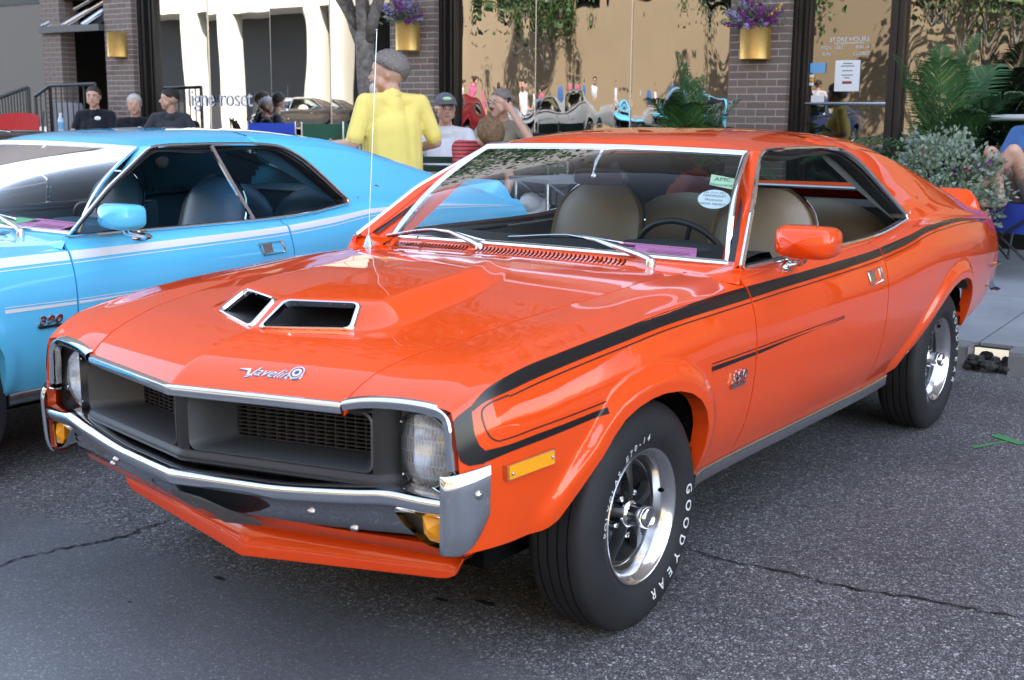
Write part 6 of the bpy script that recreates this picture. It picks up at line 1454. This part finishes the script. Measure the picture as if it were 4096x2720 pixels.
# ---------------------------------------------------------------- plants
M['palm'] = mat('palm_leaf', (.030, .105, .028), .45, noise=(6, .35)); M['palmlight'] = mat('palm_leaf_light', (.09, .17, .04), .45, noise=(6, .3)); M['stem'] = mat('palm_stem', (.10, .13, .05), .6); M['pot'] = mat('planter_black', (.02, .02, .022), .5)
M['bark'] = mat('grey_bark', (.17, .155, .14), .9, noise=(22, .45), bump=(55, 1.0))
def palm(loc, H_, n, label, spread=1.0, seed=1, pot=True):
    r = np.random.default_rng(seed); root = empty('palm_plant', loc, 0, label, 'plant', 'potted palms by the shop front')
    m = MB(); m.lathe([(.17,0),(.22,.38),(.235,.40),(.22,.41),(.20,.36),(.01,.36)], 24); m.build('pot', M['pot'], root, ang=40)
    m = MB()
    for k in range(5): m.tube([(r.normal(0, .05), r.normal(0, .05), .3), (r.normal(0, .06), r.normal(0, .06), .3 + H_*.35)], .012, 6)
    m.build('trunk', M['stem'], root)
    for k in range(n):
        a = 2*np.pi*k*.381966 + r.normal(0, .3); el = R_(r.uniform(28, 84) if k > n*.3 else r.uniform(5, 40)); L_ = H_*r.uniform(.55, .85); up = np.array([0, 0, 1.]); d = V3(math.cos(a), math.sin(a), 0)
        t = np.linspace(0, 1, 16); P = np.outer(t*L_*math.cos(el)*spread, d) + np.outer(t*L_*math.sin(el) - (t**2.4)*L_*.42*math.cos(el)**.6, up) + [0, 0, .32 + H_*r.uniform(.05, .30)]
        m = MB(); m.tube(P, np.linspace(.008, .002, 16), 5)
        T = np.gradient(P, axis=0); T /= np.linalg.norm(T, axis=1)[:, None]
        for q in range(54):
            u = .16 + .84*q/53; i = u*15; i0 = int(min(i, 14)); p = P[i0] + (P[i0+1]-P[i0])*(i - i0); tt = T[i0]; s = np.cross(tt, up); s /= np.linalg.norm(s) + 1e-9; nn = np.cross(s, tt)
            ll = L_*.36*math.sin(math.pi*min(1, .25 + u*.72))**.8
            for sd in (1, -1):
                dd = tt*.75 + s*sd*.72 + nn*.25 + r.normal(0, .05, 3); dd /= np.linalg.norm(dd); w = .0062*H_/1.4; ws = np.cross(dd, nn); ws /= np.linalg.norm(ws)
                b0 = p; b1 = p + dd*ll*.55; b2 = p + dd*ll - up*ll*.30; m.add([b0 - ws*w*.4, b0 + ws*w*.4, b1 + ws*w, b2, b1 - ws*w], [(0, 1, 2, 4), (4, 2, 3)], int(r.random() < .22))
        m.build('frond', [M['palm'], M['palmlight'], M['stem']], root, smooth=False)
    return root
palm((-7.55, -.62, at_z(-7.5)), 1.62, 26, 'tall potted palm in front of the right-hand shop window', seed=4)
palm((-7.42, -2.86, at_z(-7.4)), 1.42, 24, 'potted palm beside the brick pillar behind the orange roof', spread=.85, seed=9)
def bush(loc, rad, n, label, name, cat_, mats_, leaf=(.020, .032), seed=2, flowers=(), potr=.3, group=None):
    r = np.random.default_rng(seed); root = empty(name, loc, 0, label, cat_, group)
    m = MB(); m.lathe([(potr*.8,0),(potr,.45),(potr*1.05,.48),(potr*.95,.48),(.01,.44)], 28); m.build('planter', M['pot'], root, ang=40)
    m = MB(); cl = r.normal(0, 1, (60, 3)); cl /= np.linalg.norm(cl, axis=1)[:, None]; cl = cl*r.uniform(.55, 1.02, (60, 1))*rad + [0, 0, .48 + rad[2]*.62]; cl = cl[cl[:, 2] > .30]
    for k in range(n):
        c_ = cl[r.integers(len(cl))]; p = c_ + r.normal(0, .055, 3); d = p - [0, 0, .5]; leafcard(m, p, d/np.linalg.norm(d) + r.normal(0, .6, 3), r.uniform(*leaf), r.uniform(leaf[1], leaf[1]*1.5), int(r.random() < .3))
    m.build('foliage', mats_, root, smooth=False)
    m = MB()
    for c_ in cl[::2]: m.tube(smoothP([(0, 0, .46), c_*[.5,.5,.75], c_], 6), .004, 4)
    m.build('stem', M['stem'], root)
    for fm, cnt in flowers:
        for k in range(cnt):
            c_ = cl[r.integers(len(cl))]; c_ = c_*1.0 + V3(.03, .0, .02); m = MB()
            for q in range(26): leafcard(m, c_ + r.normal(0, .014, 3) + [.03, 0, 0], r.normal(0, 1, 3), .022, .026)
            m.build('flower', M[fm], root, smooth=False)
    return root
bush((-6.62, -.36, at_z(-6.6, -.10)), np.array([.46,.46,.40]), 5200, 'rounded silver-leaved bush with a few purple and red flowers', 'flowering_bush', 'plant', [M['silverleaf'], M['leaf2']], seed=3, flowers=(('fl1', 9), ('fl4', 3)), potr=.34)
# street tree: forked grey trunk, the crown starts above the picture
def branch(m, p, d, r0, L_, depth, tips, r):
    n = 7; P = [p]; dd = d/np.linalg.norm(d)
    for i in range(n):
        dd = dd + r.normal(0, .085, 3) + V3(0, 0, .05); dd /= np.linalg.norm(dd); P.append(P[-1] + dd*L_/n)
    m.tube(np.array(P), np.linspace(r0, r0*.62, n+1), 9 if depth < 2 else 5)
    if depth >= 4: tips.append(P[-1]); tips.append(P[-3]); return
    for k in range(3 if depth < 3 else 2):
        i = int(r.integers(3, n+1)) if k else n; nd = dd + r.normal(0, .55, 3); nd[2] = abs(nd[2])*.7 + .15; branch(m, P[i], nd, r0*(.62 if k == 0 else .50), L_*r.uniform(.62, .85), depth + 1, tips, r)
M['treeleaf'] = mat('tree_leaf', (.050, .095, .028), .5, noise=(5, .3)); M['treeleaf2'] = mat('tree_leaf_light', (.085, .14, .035), .5, noise=(5, .3))
def tree(loc, label, trunkP, limbs, seed, leafn=42, leafs=.11, group=None, name='street_tree', minz=None):
    r = np.random.default_rng(seed); root = empty(name, loc, 0, label, 'tree', group); m = MB(); tips = []
    P = smoothP(trunkP, 14); R = np.interp(np.linspace(0, 1, 14), [0, .1, .75, 1], limbs[0]); m.tube(P, R, 14)
    for p, d, r0, L_ in limbs[1]: branch(m, V3(*p), V3(*d), r0, L_, 1, tips, r)
    m.build('trunk', M['bark'], root, ang=180)
    c = MB()
    for t in tips:
        for k in range(leafn):
            p = t + r.normal(0, .34, 3)
            if minz and p[2] < minz: continue
            leafcard(c, p, r.normal(0, 1, 3), leafs*r.uniform(.6, 1), leafs*r.uniform(.9, 1.5), int(r.random() < .3))
    c.build('crown', [M['treeleaf'], M['treeleaf2']], root, smooth=False)
    return root
tree((-4.67, -4.33, .12), 'grey-barked street tree with forked branches behind the man in yellow', [(0,0,0),(.02,.01,.6),(.0,-.02,1.2),(.02,-.03,1.62),(.03,-.02,1.92)], ([.095,.078,.070,.078],
    [((.03,-.05,1.80),(-.1,-.55,1.0),.052,1.3), ((.03,-.02,1.86),(.10,-.06,1.2),.060,1.5), ((.03,.02,1.85),(.15,.62,1.15),.050,1.4), ((.02,.0,1.80),(.2,.20,1.2),.040,1.2), ((.02,-.10,1.95),(.35,-.5,.9),.035,1.2)]), 5, minz=3.3, leafn=26)
# ---------------------------------------------------------------- across the street: what the panes and the paint mirror
def opp_wall(c, name):
    m, t, b = nodes(name); L = t.links.new; tc = NN(t, 'ShaderNodeTexCoord'); n = NN(t, 'ShaderNodeTexNoise', Scale=.6, Detail=6.0); L(tc.outputs['Object'], n.inputs['Vector'])
    a = NN(t, 'ShaderNodeMapRange'); L(n.outputs['Fac'], a.inputs[0]); a.inputs[3].default_value = .88; a.inputs[4].default_value = 1.08
    s = NN(t, 'ShaderNodeVectorMath', operation='SCALE'); s.inputs[0].default_value = c; L(a.outputs[0], s.inputs['Scale']); L(s.outputs[0], b.inputs['Base Color']); b.inputs['Roughness'].default_value = .85; return m
M['tanwall'] = opp_wall((.44, .33, .21), 'tan_brick_wall'); M['creamwall'] = opp_wall((.40, .37, .31), 'cream_wall')
op = empty('brick_building', label='long tan brick building across the street mirrored in the shop windows', cat='building')
m = MB(); bx(m, (17, -27.5, 0), (28, 26, 9.5)); m.build('wall', M['tanwall'], op, smooth=False)
for y in np.arange(-25, 25, 4.2):
    m = MB(); bx(m, (16.96, y, 5.2), (17.2, y + 1.7, 7.2)); f = m.build('window', M['bronze'], op, smooth=False)
    m = MB(); bx(m, (16.94, y + .1, 5.3), (16.98, y + 1.6, 7.1)); m.build('pane', M['doorglass'], f, smooth=False)
o2 = empty('colonnade_building', label='cream colonnaded building across the street with a dark recessed front', cat='building')
m = MB(); bx(m, (19.5, -90, 0), (28, -27.6, 9)); m.build('wall', mat('dark_recess', (.012, .012, .013), .7), o2, smooth=False)
m = MB(); bx(m, (17, -46, 5.6), (19.6, -27.6, 9)); m.build('upper_wall', M['creamwall'], o2, smooth=False)
for y in (-45.6, -40.2, -33.2):
    m = MB(); bx(m, (17, y, 0), (17.7, y + .75, 5.6)); m.build('column', M['creamwall'], o2, smooth=False)
GT = 'street trees across the road'
for i, (x, y) in enumerate(((15, -21.5), (14.6, -13.2), (15.2, -7.0), (15.5, -2.0))):
    tree((x, y, .60), ('street tree across the road nearest the cream colonnade', 'street tree across the road before the middle of the tan wall', 'street tree across the road facing the shop door', 'street tree across the road facing the right-hand window')[i], [(0,0,0),(.03,0,1.2),(0,.04,2.4)], ([.13,.10,.09,.09], [((0,0,2.2),(.3,.7,1),.06,1.3), ((0,0,2.3),(-.3,-.7,1),.06,1.3), ((0,0,2.4),(.6,-.2,1.2),.06,1.3)]), 20 + i, leafn=22, leafs=.16, group=GT)
GC = 'cars parked across the street'
for paint, loc, rz, lab in (('navy_paint', (8.6, -9.5, .57), R_(176), 'dark blue coupe parked across the street with its hood raised'), ('blue_paint', (8.9, -13.3, .59), R_(182), 'bright blue coupe parked across the street'), ('silver_paint', (8.4, -17.4, .56), R_(184), 'silver coupe parked across the street'), ('maroon_paint', (8.2, -22.0, .54), R_(186), 'maroon coupe parked across the street with its hood raised'), ('black_paint', (8.8, -27.5, .58), R_(178), 'black coupe parked across the street'), ('navy_paint', (8.2, -5.2, .54), R_(178), 'dark blue coupe parked opposite the shop door')):
    c = car_copy(paint, loc, rz, lab, GC)
    if 'raised' in lab:
        h = part_of(c, 'hood')[0]; Hm = Matrix.Translation((-.52, 0, .91)) @ Matrix.Rotation(R_(-48), 4, 'Y') @ Matrix.Translation((.52, 0, -.91)); h.matrix_local = Hm @ h.matrix_local
GP = 'people across the street'
pa = person('man in a white shirt standing across the street', (11.5, -20, .62), R_(170), STAND, shirt='white', group=GP, vox=.02); pb = person('woman in a pink top standing across the street', (12, -18.6, .62), R_(190), STAND, shirt='pinkc', hairstyle='long', hair='brown', group=GP, vox=.02); pc_ = person('man in a blue shirt standing across the street', (11.2, -24.5, .62), R_(150), STAND, shirt='bluec', group=GP, vox=.02)
WH = {'white': 'person in white', 'pink': 'person in pink', 'blue': 'person in blue'}
for i, (src, nm, x, y) in enumerate(((pa,'white',12.5,-16.2),(pb,'pink',11.6,-21.4),(pc_,'blue',12.2,-14.6),(pa,'white',11.8,-26.5),(pb,'pink',12.8,-12.0),(pc_,'blue',12.6,-17.5),(pa,'white',12.2,-10.2),(pa,'white',12.7,-23.4))):
    c = copy_tree(src); c.location = (x, y, .62); c.rotation_euler = (0, 0, R_(140 + 37*i)); c['label'] = WH[nm] + (' across the street by the tan wall', ' across the street by the maroon coupe', ' across the street near the bright blue coupe', ' across the street by the black coupe', ' across the street between two trees', ' across the street behind the silver coupe', ' across the street behind the dark blue coupe', ' across the street by the tree')[i]
